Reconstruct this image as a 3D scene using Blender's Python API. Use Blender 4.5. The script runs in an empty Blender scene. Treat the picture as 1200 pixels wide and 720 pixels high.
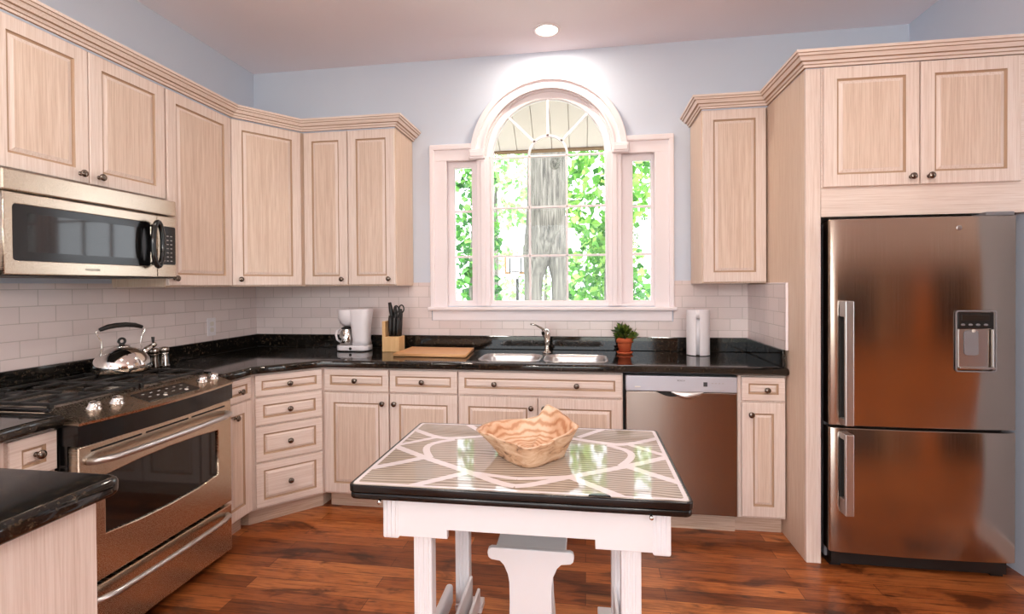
import bpy, bmesh, math, random
from mathutils import Vector, Matrix
from math import pi, sin, cos, radians as R, atan2, hypot
S = bpy.context.scene
C = S.collection
random.seed(7)

# ------------------------------------------------------------------ colours and materials
def lin(c):
    return tuple(((v/255)/12.92 if v/255 <= .04045 else (((v/255)+.055)/1.055)**2.4) for v in c) + (1,)

def mat(name, col=(200, 200, 200), rough=.5, metal=0, spec=.5, coat=0, **kw):
    m = bpy.data.materials.new(name); m.use_nodes = True
    b = m.node_tree.nodes['Principled BSDF']
    b.inputs['Base Color'].default_value = lin(col)
    b.inputs['Roughness'].default_value = rough
    b.inputs['Metallic'].default_value = metal
    b.inputs['Specular IOR Level'].default_value = spec
    b.inputs['Coat Weight'].default_value = coat
    for k, v in kw.items(): b.inputs[k.replace('_', ' ')].default_value = v
    return m

class N:
    """small node-graph helper on a material"""
    def __init__(s, m): s.m = m; s.t = m.node_tree; s.b = s.t.nodes.get('Principled BSDF')
    def n(s, typ, **kw):
        x = s.t.nodes.new(typ)
        for k, v in kw.items(): setattr(x, k, v)
        return x
    def l(s, a, b): s.t.links.new(a, b)
    def coord(s, scale=(1, 1, 1), rot=(0, 0, 0), src='Object', loc=(0, 0, 0)):
        c = s.n('ShaderNodeTexCoord'); m = s.n('ShaderNodeMapping')
        m.inputs['Scale'].default_value = scale; m.inputs['Rotation'].default_value = rot; m.inputs['Location'].default_value = loc
        s.l(c.outputs[src], m.inputs['Vector']); return m.outputs['Vector']
    def noise(s, vec, scale=5, detail=4, rough=.55, dist=0):
        x = s.n('ShaderNodeTexNoise'); s.l(vec, x.inputs['Vector'])
        x.inputs['Scale'].default_value = scale; x.inputs['Detail'].default_value = detail
        x.inputs['Roughness'].default_value = rough; x.inputs['Distortion'].default_value = dist
        return x.outputs['Fac']
    def ramp(s, fac, stops):
        x = s.n('ShaderNodeValToRGB'); s.l(fac, x.inputs['Fac'])
        e = x.color_ramp.elements
        while len(e) < len(stops): e.new(.5)
        for i, (p, c) in enumerate(stops):
            e[i].position = p; e[i].color = lin(c) if len(c) == 3 else c
        return x.outputs['Color']
    def mix(s, fac, a, b, mode='MIX'):
        x = s.n('ShaderNodeMix', data_type='RGBA', blend_type=mode)
        for i, v in ((0, fac), (6, a), (7, b)):
            if hasattr(v, 'links'): s.l(v, x.inputs[i])
            else: x.inputs[i].default_value = v if i == 0 else (lin(v) if len(v) == 3 else v)
        return x.outputs[2]
    def base(s, c): s.l(c, s.b.inputs['Base Color'])
    def bump(s, h, strength=.2, dist=.002):
        x = s.n('ShaderNodeBump'); x.inputs['Strength'].default_value = strength; x.inputs['Distance'].default_value = dist
        s.l(h, x.inputs['Height']); s.l(x.outputs['Normal'], s.b.inputs['Normal'])
    def swizzle(s, order, src='Object'):
        c = s.n('ShaderNodeTexCoord'); a = s.n('ShaderNodeSeparateXYZ'); b = s.n('ShaderNodeCombineXYZ')
        s.l(c.outputs[src], a.inputs[0])
        for i, k in enumerate(order): s.l(a.outputs[k], b.inputs[i])
        return b.outputs[0]

M = {}
def wood_cabinet(name, lo, mid, hi, horizontal=False, grain=1.0):
    m = mat(name, mid, .42, spec=.35); g = N(m)
    sc = (60, 60, 1.3) if not horizontal else (1.3, 60, 60)
    v = g.coord(sc)
    f = g.noise(v, 2.2, 5, .62, .4)
    c1 = g.ramp(f, [(.28, lo), (.5, mid), (.72, hi)])
    v2 = g.coord((120, 120, 2.4) if not horizontal else (2.4, 120, 120))
    f2 = g.noise(v2, 2.0, 3, .7)
    c2 = g.ramp(f2, [(.36, (186, 158, 132)), (.56, (255, 255, 255))])
    g.base(g.mix(.42*grain, c1, c2, 'MULTIPLY'))
    return m
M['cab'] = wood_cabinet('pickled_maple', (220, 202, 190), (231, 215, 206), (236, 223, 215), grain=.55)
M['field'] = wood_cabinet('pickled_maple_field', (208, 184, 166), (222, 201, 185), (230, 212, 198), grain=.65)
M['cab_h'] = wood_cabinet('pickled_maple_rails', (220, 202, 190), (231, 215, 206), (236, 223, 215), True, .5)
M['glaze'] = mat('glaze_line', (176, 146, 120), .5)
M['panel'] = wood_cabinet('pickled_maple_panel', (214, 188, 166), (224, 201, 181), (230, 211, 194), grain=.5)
M['toe'] = wood_cabinet('pickled_toe_board', (196, 170, 150), (212, 190, 172), (222, 204, 188), True)

def granite():
    m = mat('black_granite', (20, 19, 18), .07, spec=.6); g = N(m)
    v = g.coord()
    a = g.noise(v, 70, 5, .66)
    b = g.noise(v, 260, 3, .6)
    c = g.ramp(a, [(.42, (11, 12, 12)), (.55, (24, 22, 20)), (.65, (62, 52, 41)), (.74, (112, 97, 78))])
    d = g.ramp(b, [(.60, (0, 0, 0)), (.72, (90, 78, 62))])
    g.base(g.mix(.5, c, d, 'ADD')); return m
M['granite'] = granite()

def brushed(name, col, rough=.3, axis=2, metal=1, aniso=0):
    m = mat(name, col, rough, metal); g = N(m)
    m.node_tree.nodes['Principled BSDF'].inputs['Anisotropic'].default_value = aniso
    if aniso:
        m.node_tree.nodes['Principled BSDF'].inputs['Anisotropic Rotation'].default_value = .25
        tg = g.n('ShaderNodeTangent', direction_type='RADIAL', axis='Z'); g.l(tg.outputs[0], g.b.inputs['Tangent'])
    sc = [420, 420, 420]; sc[axis] = 3
    f = g.noise(g.coord(tuple(sc)), 1.0, 2, .5)
    r = g.n('ShaderNodeMapRange'); r.inputs[3].default_value = rough-.05; r.inputs[4].default_value = rough+.08
    g.l(f, r.inputs[0]); g.l(r.outputs[0], g.b.inputs['Roughness'])
    return m
M['steel'] = brushed('brushed_steel', (176, 166, 156), .27, 2)
M['steel_h'] = brushed('brushed_steel_across', (204, 190, 172), .25, 1)
M['steel_dw'] = brushed('brushed_steel_panel', (158, 148, 140), .19, 2, aniso=.85)
M['steel_fr'] = brushed('brushed_steel_fridge', (182, 168, 156), .17, 2, aniso=.9)
M['steel_light'] = brushed('satin_steel_light', (200, 198, 198), .33, 0)
M['silver'] = mat('silver_panel', (192, 194, 204), .35, .35)
M['chrome'] = mat('chrome', (225, 222, 218), .06, 1)
M['nickel'] = mat('satin_nickel', (190, 184, 176), .22, 1)
M['pewter'] = mat('dark_pewter', (122, 112, 104), .2, 1)
M['black'] = mat('black_enamel', (14, 14, 15), .14, spec=.5)
M['blackmatte'] = mat('matte_black_plastic', (22, 21, 21), .45)
M['castiron'] = mat('cast_iron', (24, 22, 21), .5)
M['darkglass'] = mat('dark_oven_glass', (20, 19, 19), .05, spec=.7)
M['gasket'] = mat('painted_gap_shade', (16, 14, 13), .7)  # near-black that stands in for shade inside gaps and recesses
M['white'] = mat('white_trim_paint', (240, 231, 234), .4)
M['white_plastic'] = mat('white_plastic', (232, 228, 232), .3)
M['tablewhite'] = mat('white_table_paint', (240, 240, 244), .4)
M['grey_plastic'] = mat('grey_plastic', (128, 126, 130), .4)
M['display'] = mat('dark_display', (40, 33, 28), .3)
M['button'] = mat('pale_button', (220, 214, 206), .35)
M['ink'] = mat('dark_ink', (60, 58, 62), .5)
M['inklight'] = mat('pale_ink', (170, 166, 162), .5)
M['cream'] = mat('cream_roof_boards', (204, 190, 176), .6)
M['brownedge'] = mat('brown_roof_edge', (120, 92, 62), .7)
M['terracotta'] = mat('terracotta', (196, 92, 52), .75)
M['soil'] = mat('potting_soil', (52, 38, 28), .95)

def simple_noise(name, stops, scale, rough, bump=0, sc=(1, 1, 1), detail=4, dist=0, spec=.5):
    m = mat(name, stops[0][1], rough, spec=spec); g = N(m)
    f = g.noise(g.coord(sc), scale, detail, .55, dist); g.base(g.ramp(f, stops))
    if bump: g.bump(f, bump, .003)
    return m
M['wall'] = simple_noise('pale_blue_wall', [(.3, (205, 214, 229)), (.7, (209, 218, 232))], 1.5, .75, 0)
M['ceiling'] = simple_noise('ceiling_paint', [(.3, (243, 238, 244)), (.7, (245, 240, 246))], 1.2, .85)
M['tan'] = simple_noise('warm_tan_wall', [(.3, (176, 140, 108)), (.7, (186, 150, 118))], .8, .7)
M['oak'] = simple_noise('warm_oak', [(.3, (190, 104, 40)), (.7, (214, 128, 58))], 3, .45, 0, (14, 14, .8))
M['brownwood'] = simple_noise('brown_wood', [(.3, (120, 78, 50)), (.7, (140, 94, 60))], 3, .5, 0, (14, 14, .8))
M['walldark'] = mat('dark_doorway', (44, 32, 28), .7)  # near-black for added boards that stand in for dark openings in reflections
M['bamboo'] = simple_noise('pale_block_wood', [(.3, (214, 172, 118)), (.7, (228, 190, 140))], 4, .45, 0, (20, 20, 1))
M['boardwood'] = simple_noise('cutting_board_wood', [(.3, (206, 150, 100)), (.7, (222, 172, 122))], 3, .45, 0, (1.5, 26, 26))
M['bark'] = simple_noise('grey_bark', [(.36, (70, 68, 64)), (.5, (104, 100, 94)), (.66, (130, 126, 119))], 3.2, .9, .5, (11, 11, .7), 5, .4)
def bowlmat():
    m = mat('root_wood', (214, 176, 142), .5); g = N(m)
    w = g.n('ShaderNodeTexWave', wave_type='RINGS', rings_direction='Z'); g.l(g.coord((1, 1.25, .6)), w.inputs['Vector'])
    w.inputs['Scale'].default_value = 15; w.inputs['Distortion'].default_value = 5; w.inputs['Detail'].default_value = 3; w.inputs['Detail Scale'].default_value = 1.4
    c = g.ramp(w.outputs['Color'], [(.05, (192, 146, 112)), (.35, (212, 176, 144)), (.8, (222, 194, 168))])
    c2 = g.ramp(g.noise(g.coord(), 9, 3, .5), [(.35, (226, 184, 150)), (.6, (255, 255, 255))])
    g.base(g.mix(.6, c, c2, 'MULTIPLY')); g.bump(w.outputs['Color'], .15, .003); return m
M['bowlwood'] = bowlmat()
M['bowlbark'] = simple_noise('root_wood_bark', [(.30, (88, 56, 40)), (.42, (196, 154, 120)), (.66, (222, 192, 162))], 4, .6, .5, (3, 3, 9), 6, 1.4)
M['lawn'] = simple_noise('pale_ground', [(.3, (214, 218, 200)), (.7, (232, 232, 222))], .7, .9)

def leafmat(name, a, b, c):
    m = mat(name, b, .5); g = N(m)
    i = g.n('ShaderNodeNewGeometry')
    g.base(g.ramp(i.outputs['Random Per Island'], [(.05, a), (.5, b), (.95, c)]))
    # leaves let light through
    tr = g.n('ShaderNodeBsdfTranslucent'); mx = g.n('ShaderNodeMixShader'); mx.inputs[0].default_value = .35
    rc = g.ramp(i.outputs['Random Per Island'], [(.05, a), (.5, b), (.95, c)]); g.l(rc, tr.inputs['Color'])
    out = g.t.nodes['Material Output']; g.l(g.b.outputs[0], mx.inputs[1]); g.l(tr.outputs[0], mx.inputs[2]); g.l(mx.outputs[0], out.inputs[0])
    return m
M['leaf1'] = leafmat('leaves_mid', (52, 108, 44), (104, 166, 70), (178, 216, 116))
M['leaf2'] = leafmat('leaves_light', (100, 152, 90), (156, 200, 128), (210, 232, 170))
M['leaf3'] = leafmat('leaves_dark', (36, 82, 42), (74, 138, 64), (138, 190, 98))
M['leafpot'] = leafmat('succulent_leaves', (40, 64, 22), (78, 104, 36), (130, 144, 62))

def glassmat():
    m = bpy.data.materials.new('window_glass'); m.use_nodes = True; t = m.node_tree; t.nodes.clear()
    o = t.nodes.new('ShaderNodeOutputMaterial'); mx = t.nodes.new('ShaderNodeMixShader')
    a = t.nodes.new('ShaderNodeBsdfTransparent'); b = t.nodes.new('ShaderNodeBsdfGlossy'); b.inputs['Roughness'].default_value = .02
    f = t.nodes.new('ShaderNodeFresnel'); f.inputs['IOR'].default_value = 1.25
    t.links.new(f.outputs[0], mx.inputs[0]); t.links.new(a.outputs[0], mx.inputs[1]); t.links.new(b.outputs[0], mx.inputs[2])
    t.links.new(mx.outputs[0], o.inputs[0]); return m
M['glass'] = glassmat()
M['carafe'] = mat('carafe_glass', (225, 225, 228), .03, Transmission_Weight=.85, IOR=1.3)

def tilemat(name, order):
    m = mat(name, (226, 214, 210), .16, spec=.5); g = N(m)
    v = g.swizzle(order); b = g.n('ShaderNodeTexBrick'); g.l(v, b.inputs['Vector'])
    b.offset = .5
    b.inputs['Color1'].default_value = lin((224, 210, 208)); b.inputs['Color2'].default_value = lin((232, 219, 217))
    b.inputs['Mortar'].default_value = lin((198, 186, 181))
    b.inputs['Scale'].default_value = 1; b.inputs['Mortar Size'].default_value = .0022; b.inputs['Mortar Smooth'].default_value = .4
    b.inputs['Brick Width'].default_value = .1535; b.inputs['Row Height'].default_value = .0765
    g.base(b.outputs['Color'])
    x = g.n('ShaderNodeMath', operation='SUBTRACT'); x.inputs[0].default_value = 1; g.l(b.outputs['Fac'], x.inputs[1])
    g.bump(x.outputs[0], .35, .002)
    return m
M['tile_x'] = tilemat('subway_tile_back', (0, 2, 1)); M['tile_y'] = tilemat('subway_tile_side', (1, 2, 0))

def floormat():
    m = mat('hardwood', (150, 80, 40), .3, spec=.45); g = N(m)
    v = g.coord((1, 1, 1)); b = g.n('ShaderNodeTexBrick'); g.l(v, b.inputs['Vector']); b.offset = .37; b.offset_frequency = 2
    b.inputs['Color1'].default_value = (0, 0, 0, 1); b.inputs['Color2'].default_value = (1, 1, 1, 1); b.inputs['Mortar'].default_value = (.5, .5, .5, 1)
    b.inputs['Scale'].default_value = 1; b.inputs['Mortar Size'].default_value = .0012; b.inputs['Brick Width'].default_value = .95; b.inputs['Row Height'].default_value = .083
    bw = g.ramp(b.outputs['Color'], [(0, (134, 76, 42)), (.35, (170, 100, 54)), (.7, (196, 120, 68)), (1, (218, 146, 88))])
    gr = g.noise(g.coord((2.2, 30, 1)), 2.4, 6, .62, .8)
    gc = g.ramp(gr, [(.30, (104, 62, 40)), (.5, (226, 210, 196)), (.7, (255, 246, 232))])
    c = g.mix(.78, bw, gc, 'MULTIPLY')
    bl = g.noise(g.coord((1.6, 4.2, 1)), 2.1, 4, .6, .6)
    bc = g.ramp(bl, [(.34, (84, 44, 28)), (.46, (236, 224, 214)), (.6, (255, 255, 255))])
    c = g.mix(.75, c, bc, 'MULTIPLY')
    kn = g.noise(g.coord((5, 14, 1), loc=(3, 1, 0)), 1.6, 3, .5)
    kc = g.ramp(kn, [(.26, (60, 34, 24)), (.36, (255, 255, 255))])
    c = g.mix(.7, c, kc, 'MULTIPLY')
    c = g.mix(b.outputs['Fac'], c, (58, 28, 14))
    g.base(c); g.bump(gr, .08, .002)
    return m
M['floor'] = floormat()

def topmat():
    m = mat('combed_enamel', (196, 182, 168), .06, spec=.6, coat=.3); g = N(m)
    v = g.coord((1, 1, 1))
    d = g.noise(v, 4, 2, .5)
    w = g.n('ShaderNodeTexWave', wave_type='BANDS', bands_direction='Y'); g.l(g.coord((.5, 1, 1)), w.inputs['Vector'])
    w.inputs['Scale'].default_value = 17; w.inputs['Distortion'].default_value = 34; w.inputs['Detail'].default_value = 2; w.inputs['Detail Scale'].default_value = .16
    c = g.ramp(w.outputs['Color'], [(.1, (134, 120, 106)), (.45, (164, 151, 138)), (.9, (184, 172, 160))])
    g.base(c); return m
M['enamel'] = topmat()
M['enamelwhite'] = mat('white_enamel', (226, 216, 218), .06, spec=.6, coat=.3)

def emat(name, col, st):
    m = bpy.data.materials.new(name); m.use_nodes = True; t = m.node_tree; t.nodes.clear()
    o = t.nodes.new('ShaderNodeOutputMaterial'); e = t.nodes.new('ShaderNodeEmission')
    e.inputs[0].default_value = lin(col); e.inputs[1].default_value = st; t.links.new(e.outputs[0], o.inputs[0]); return m
M['lamp'] = emat('lit_lens', (255, 240, 220), 12)

# ------------------------------------------------------------------ mesh builder
class MB:
    def __init__(s): s.bm = bmesh.new(); s.mi = 0
    def _new(s, before):
        for f in s.bm.faces:
            if f not in before: f.material_index = s.mi
    def box(s, x0, y0, z0, x1, y1, z1, bev=0, seg=2):
        t = bmesh.new()
        bmesh.ops.create_cube(t, size=1)
        bmesh.ops.scale(t, vec=(abs(x1-x0), abs(y1-y0), abs(z1-z0)), verts=t.verts)
        bmesh.ops.translate(t, vec=((x0+x1)/2, (y0+y1)/2, (z0+z1)/2), verts=t.verts)
        if bev:
            bmesh.ops.bevel(t, geom=list(t.edges), offset=bev, segments=seg, affect='EDGES', profile=.5)
        return s.merge(t)
    def merge(s, t, mx=None):
        if mx is not None: bmesh.ops.transform(t, matrix=mx, verts=t.verts)
        for f in t.faces: f.material_index = s.mi
        me = bpy.data.meshes.new('tmp'); t.to_mesh(me); t.free()
        s.bm.from_mesh(me); bpy.data.meshes.remove(me); return s
    def mesh(s, me, mx=None):
        t = bmesh.new(); t.from_mesh(me); bpy.data.meshes.remove(me)
        return s.merge(t, mx)
    def lathe(s, prof, loc=(0, 0, 0), mx=None, n=24):
        t = bmesh.new(); rings = []
        for r, z in prof:
            if r <= 1e-6: rings.append([t.verts.new((0, 0, z))])
            else: rings.append([t.verts.new((r*cos(2*pi*i/n), r*sin(2*pi*i/n), z)) for i in range(n)])
        for a, b in zip(rings, rings[1:]):
            for i in range(n):
                j = (i+1) % n
                q = [a[i % len(a)], a[j % len(a)], b[j % len(b)], b[i % len(b)]]
                u = []
                for v in q:
                    if v not in u: u.append(v)
                if len(u) > 2:
                    try: t.faces.new(u)
                    except ValueError: pass
        for e in (rings[0], rings[-1]):
            if len(e) > 2:
                try: t.faces.new(e)
                except ValueError: pass
        bmesh.ops.recalc_face_normals(t, faces=t.faces)
        for f in t.faces: f.smooth = True
        m = Matrix.Translation(loc) @ (mx if mx is not None else Matrix())
        return s.merge(t, m)
    def tube(s, pts, r, n=10, closed=False):
        pts = [Vector(p) for p in pts]; rr = r if isinstance(r, (list, tuple)) else [r]*len(pts)
        t = bmesh.new(); rings = []; prev = None
        for i, p in enumerate(pts):
            a = pts[i-1] if (i or closed) else p; b = pts[(i+1) % len(pts)] if (i < len(pts)-1 or closed) else p
            d = (b-a).normalized()
            if prev is None:
                u = d.orthogonal().normalized()
            else:
                u = (prev-d*prev.dot(d)).normalized()
            prev = u; w = d.cross(u)
            rings.append([t.verts.new(p+rr[i]*(u*cos(2*pi*k/n)+w*sin(2*pi*k/n))) for k in range(n)])
        for i in range(len(rings) if closed else len(rings)-1):
            a, b = rings[i], rings[(i+1) % len(rings)]
            for k in range(n): t.faces.new((a[k], a[(k+1) % n], b[(k+1) % n], b[k]))
        if not closed: t.faces.new(rings[0]); t.faces.new(rings[-1])
        bmesh.ops.recalc_face_normals(t, faces=t.faces)
        for f in t.faces: f.smooth = True
        return s.merge(t)
    def poly(s, pts, z0, z1, mx=None):
        t = bmesh.new()
        a = [t.verts.new((x, y, z0)) for x, y in pts]; b = [t.verts.new((x, y, z1)) for x, y in pts]
        n = len(pts); t.faces.new(a); t.faces.new(b)
        for i in range(n): t.faces.new((a[i], a[(i+1) % n], b[(i+1) % n], b[i]))
        bmesh.ops.recalc_face_normals(t, faces=t.faces)
        return s.merge(t, mx)
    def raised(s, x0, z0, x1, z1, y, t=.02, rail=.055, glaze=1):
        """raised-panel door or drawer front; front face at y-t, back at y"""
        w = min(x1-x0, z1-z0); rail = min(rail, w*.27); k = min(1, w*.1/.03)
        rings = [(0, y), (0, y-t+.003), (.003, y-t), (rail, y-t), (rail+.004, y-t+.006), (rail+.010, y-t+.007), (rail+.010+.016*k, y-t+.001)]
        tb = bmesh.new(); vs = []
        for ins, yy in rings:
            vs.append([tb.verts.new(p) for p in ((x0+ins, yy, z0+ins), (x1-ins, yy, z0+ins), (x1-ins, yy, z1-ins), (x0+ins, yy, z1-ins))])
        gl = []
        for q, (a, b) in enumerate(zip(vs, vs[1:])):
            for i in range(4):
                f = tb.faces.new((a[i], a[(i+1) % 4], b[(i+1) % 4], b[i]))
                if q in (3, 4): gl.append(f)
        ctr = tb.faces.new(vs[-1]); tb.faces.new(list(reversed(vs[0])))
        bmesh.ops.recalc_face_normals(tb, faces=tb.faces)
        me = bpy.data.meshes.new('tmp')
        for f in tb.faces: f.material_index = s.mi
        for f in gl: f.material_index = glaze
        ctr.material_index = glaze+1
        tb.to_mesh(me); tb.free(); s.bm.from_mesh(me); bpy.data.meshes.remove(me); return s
    def build(s, name, mats, parent=None, smooth=False, loc=None, bevel=0, sub=0, ang=None):
        me = bpy.data.meshes.new(name); s.bm.to_mesh(me); s.bm.free()
        for m in (mats if isinstance(mats, (list, tuple)) else [mats]): me.materials.append(M[m])
        if smooth:
            for p in me.polygons: p.use_smooth = True
        o = bpy.data.objects.new(name, me); C.objects.link(o)
        if parent: o.parent = parent
        if loc is not None: o.location = loc
        if bevel:
            b = o.modifiers.new('bevel', 'BEVEL'); b.width = bevel; b.segments = 2; b.limit_method = 'ANGLE'; b.angle_limit = R(40)
        if sub:
            b = o.modifiers.new('subsurf', 'SUBSURF'); b.levels = b.render_levels = sub
        return o

def curve_mesh(loops, z0, z1, bev=0, res=3):
    """filled flat outline with holes, extruded from z0 to z1, optionally with rounded edges"""
    cu = bpy.data.curves.new('c', 'CURVE'); cu.dimensions = '2D'; cu.fill_mode = 'BOTH'
    for lp in loops:
        sp = cu.splines.new('POLY'); sp.points.add(len(lp)-1)
        for p, (x, y) in zip(sp.points, lp): p.co = (x, y, 0, 1)
        sp.use_cyclic_u = True
    cu.extrude = (z1-z0)/2-bev
    if bev: cu.bevel_depth = bev; cu.bevel_resolution = res; cu.offset = -bev
    o = bpy.data.objects.new('c', cu); C.objects.link(o)
    dg = bpy.context.evaluated_depsgraph_get(); dg.update()
    me = bpy.data.meshes.new_from_object(o.evaluated_get(dg))
    bpy.data.objects.remove(o); bpy.data.curves.remove(cu)
    for v in me.vertices: v.co.z += (z0+z1)/2
    t = bmesh.new(); t.from_mesh(me); bmesh.ops.remove_doubles(t, verts=t.verts, dist=1e-5)
    bmesh.ops.recalc_face_normals(t, faces=t.faces)
    t.to_mesh(me); t.free(); me.materials.clear()
    return me
XZ = Matrix(((1, 0, 0, 0), (0, 0, -1, 0), (0, 1, 0, 0), (0, 0, 0, 1)))    # outline (x,z), extruded along -y

def text_mesh(txt, size):
    cu = bpy.data.curves.new('t', 'FONT'); cu.body = txt; cu.size = size; cu.extrude = .0003; cu.align_x = 'CENTER'; cu.align_y = 'CENTER'
    o = bpy.data.objects.new('t', cu); C.objects.link(o)
    dg = bpy.context.evaluated_depsgraph_get(); dg.update()
    me = bpy.data.meshes.new_from_object(o.evaluated_get(dg)); bpy.data.objects.remove(o); bpy.data.curves.remove(cu); me.materials.clear()
    return me

def thing(name, label, cat, loc=(0, 0, 0), rz=0, group=None):
    o = bpy.data.objects.new(name, None); C.objects.link(o); o.empty_display_size = .1
    o.location = loc; o.rotation_euler = (0, 0, rz); o['label'] = label; o['category'] = cat
    if group: o['group'] = group
    return o
def tag(o, label, cat, group=None, kind=None):
    o['label'] = label; o['category'] = cat
    if group: o['group'] = group
    if kind: o['kind'] = kind
    return o
def struct(o, label=None):
    o['kind'] = 'structure'; o['category'] = o.name.split('_')[0]
    if label: o['label'] = label
    return o

def sweep(path, prof, closed=False):
    """profile (out,z) swept along a plan path with mitred corners; out is to the right of travel"""
    t = bmesh.new(); rings = []; P = [Vector(p) for p in path]; n = len(P)
    for i, p in enumerate(P):
        d0 = (P[i]-P[i-1]).normalized() if i else (P[1]-P[0]).normalized()
        d1 = (P[i+1]-P[i]).normalized() if i < n-1 else d0
        n0 = Vector((d0.y, -d0.x)); n1 = Vector((d1.y, -d1.x)); m = (n0+n1).normalized(); k = 1/max(.3, m.dot(n0))
        rings.append([t.verts.new((p.x+m.x*k*o, p.y+m.y*k*o, z)) for o, z in prof])
    q = len(prof)
    for a, b in zip(rings, rings[1:]):
        for i in range(q): t.faces.new((a[i], a[(i+1) % q], b[(i+1) % q], b[i]))
    t.faces.new(rings[0]); t.faces.new(rings[-1])
    bmesh.ops.recalc_face_normals(t, faces=t.faces)
    return t

# ------------------------------------------------------------------ camera
f_px, yaw, cyp, roll, tilt = 578.4, R(-8.467), 339.75, R(.393), R(-.537)
fw0 = Vector((sin(yaw), cos(yaw), 0)); rt = Vector((cos(yaw), -sin(yaw), 0)); Zv = Vector((0, 0, 1))
upv = Zv*cos(tilt)-fw0*sin(tilt); fw = fw0*cos(tilt)+Zv*sin(tilt)
r2 = rt*cos(roll)-upv*sin(roll); u2 = rt*sin(roll)+upv*cos(roll)
cam = bpy.data.cameras.new('camera'); co = bpy.data.objects.new('camera', cam); C.objects.link(co)
cam.sensor_width = 36; cam.sensor_fit = 'HORIZONTAL'; cam.lens = f_px*36/1200; cam.shift_y = -(360-cyp)/1200; cam.clip_start = .05; cam.clip_end = 300
mw = Matrix((r2, u2, -fw)).transposed().to_4x4(); mw.translation = (2.505, -3.462, 1.3822); co.matrix_world = mw
S.camera = co

# ------------------------------------------------------------------ room
H = 3.011; XR = 4.53; CT = .93; CB = .885; FF = -.61      # ceiling, right wall, counter top and underside, cabinet box front
XE, YS = 8.6, -7.2
struct(MB().box(-.2, YS, -.1, XE, 0.2, 0).build('floor', 'floor'), 'reddish brown hardwood plank floor')
struct(MB().box(-.2, YS-1.6, H, XE+.2, 0.2, H+.12).build('ceiling', 'ceiling'), 'flat pale mauve ceiling')  # extended past the rear wall as an unseen, added sun-blocking overhang
struct(MB().box(-.15, YS, 0, 0, .15, H).build('wall_left', 'wall'), 'pale blue left wall')
WC = 2.247; SPR = 2.30; RO = .455                         # arched window centre, spring height, rough opening radius
def arc(cx, cz, r, a0, a1, n=40): return [(cx+r*cos(a0+(a1-a0)*i/n), cz+r*sin(a0+(a1-a0)*i/n)) for i in range(n+1)]
WL, WRt, WB, WT = 1.50, 2.995, 1.235, 2.30                # opening of the whole window group
hole = [(WL, WB), (WRt, WB), (WRt, WT)] + arc(WC, SPR, RO, 0, pi) + [(WL, WT)]
wb = MB().mesh(curve_mesh([[(-.15, 0), (XE+.2, 0), (XE+.2, H), (-.15, H)], hole], -.15, 0), XZ)
struct(wb.build('wall_back', 'wall'), 'pale blue back wall with an arched window')
struct(MB().box(XR, -1.18, 0, XR+.12, 0, H).build('wall_right', 'wall'), 'pale blue right wall beside the refrigerator')
fm = MB(); fm.box(XE, YS, 0, XE+.15, -4.6, H).box(XE, -1.6, 0, XE+.15, .15, H).box(XE, -4.6, 0, XE+.15, -1.6, .3).box(XE, -4.6, 2.6, XE+.15, -1.6, H)
struct(fm.build('wall_far', 'tan'), 'warm tan wall of the adjoining room with a wide window opening')
# rear wall has a wide glazed opening that lets daylight in
rear = MB().mesh(curve_mesh([[(-.15, 0), (XE+.15, 0), (XE+.15, H), (-.15, H)], [(.2, .1), (3.9, .1), (3.9, 2.7), (.2, 2.7)]], 0, .15), XZ)
struct(rear.build('wall_front', 'tan', loc=(0, YS, 0)), 'warm tan wall behind the viewer')
struct(MB().box(4.5, YS+.001, 0, 6.75, YS+.06, 2.5).build('door_1', 'walldark'), 'unseen dark board on the rear wall, added for the steel reflections')  # unseen boards, placed and coloured to stripe the reflections in the steel appliances
struct(MB().box(7.0, YS+.001, 0, 7.62, YS+.06, 2.6).build('door_2', 'brownwood'), 'unseen brown wooden board, added for the refrigerator reflection')
struct(MB().box(7.64, YS+.001, 0, 8.12, YS+.06, 2.7).build('door_3', 'oak'), 'unseen orange wooden board, added for the refrigerator reflection')
struct(MB().box(8.14, YS+.001, 0, 8.54, YS+.06, 2.7).build('door_5', 'walldark'), 'unseen dark board beside the orange board, added for the refrigerator reflection')
struct(MB().box(XE-.06, -7.13, 0, XE-.001, -6.4, 2.7).build('door_4', 'walldark'), 'unseen dark board on the far wall, added for the refrigerator reflection')
struct(MB().box(XR-.012, -1.18, 0, XR, -.90, .12, .003).build('baseboard_right', 'white'), 'white baseboard right of the refrigerator')

# tile fields
TB, TT = 1.022, 1.405
ta = MB().box(0, -2.6, TB, .010, 0, TT); struct(ta.build('trim_1', 'tile_y', loc=(0, .0, 0)), 'white subway tile on the left wall')
tb_ = MB()
tb_.box(0, -.010, TB, 1.402, 0, TT); tb_.box(3.092, -.010, TB, 3.575, 0, TT); tb_.box(1.402, -.010, TB, 3.092, 0, 1.13)
struct(tb_.build('trim_2', 'tile_x'), 'white subway tile below the cabinets on the back wall')
tc = MB().box(3.565, -.635, TB, 3.575, -.010, 1.378)
struct(tc.build('trim_3', 'tile_y'), 'white subway tile on the tall side panel')
struct(MB().box(3.562, -.643, TB, 3.575, -.635, 1.386, .002).box(3.562, -.635, 1.378, 3.575, -.345, 1.386, .002).build('trim_4', 'white'), 'white edging strip around the side tile')

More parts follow.
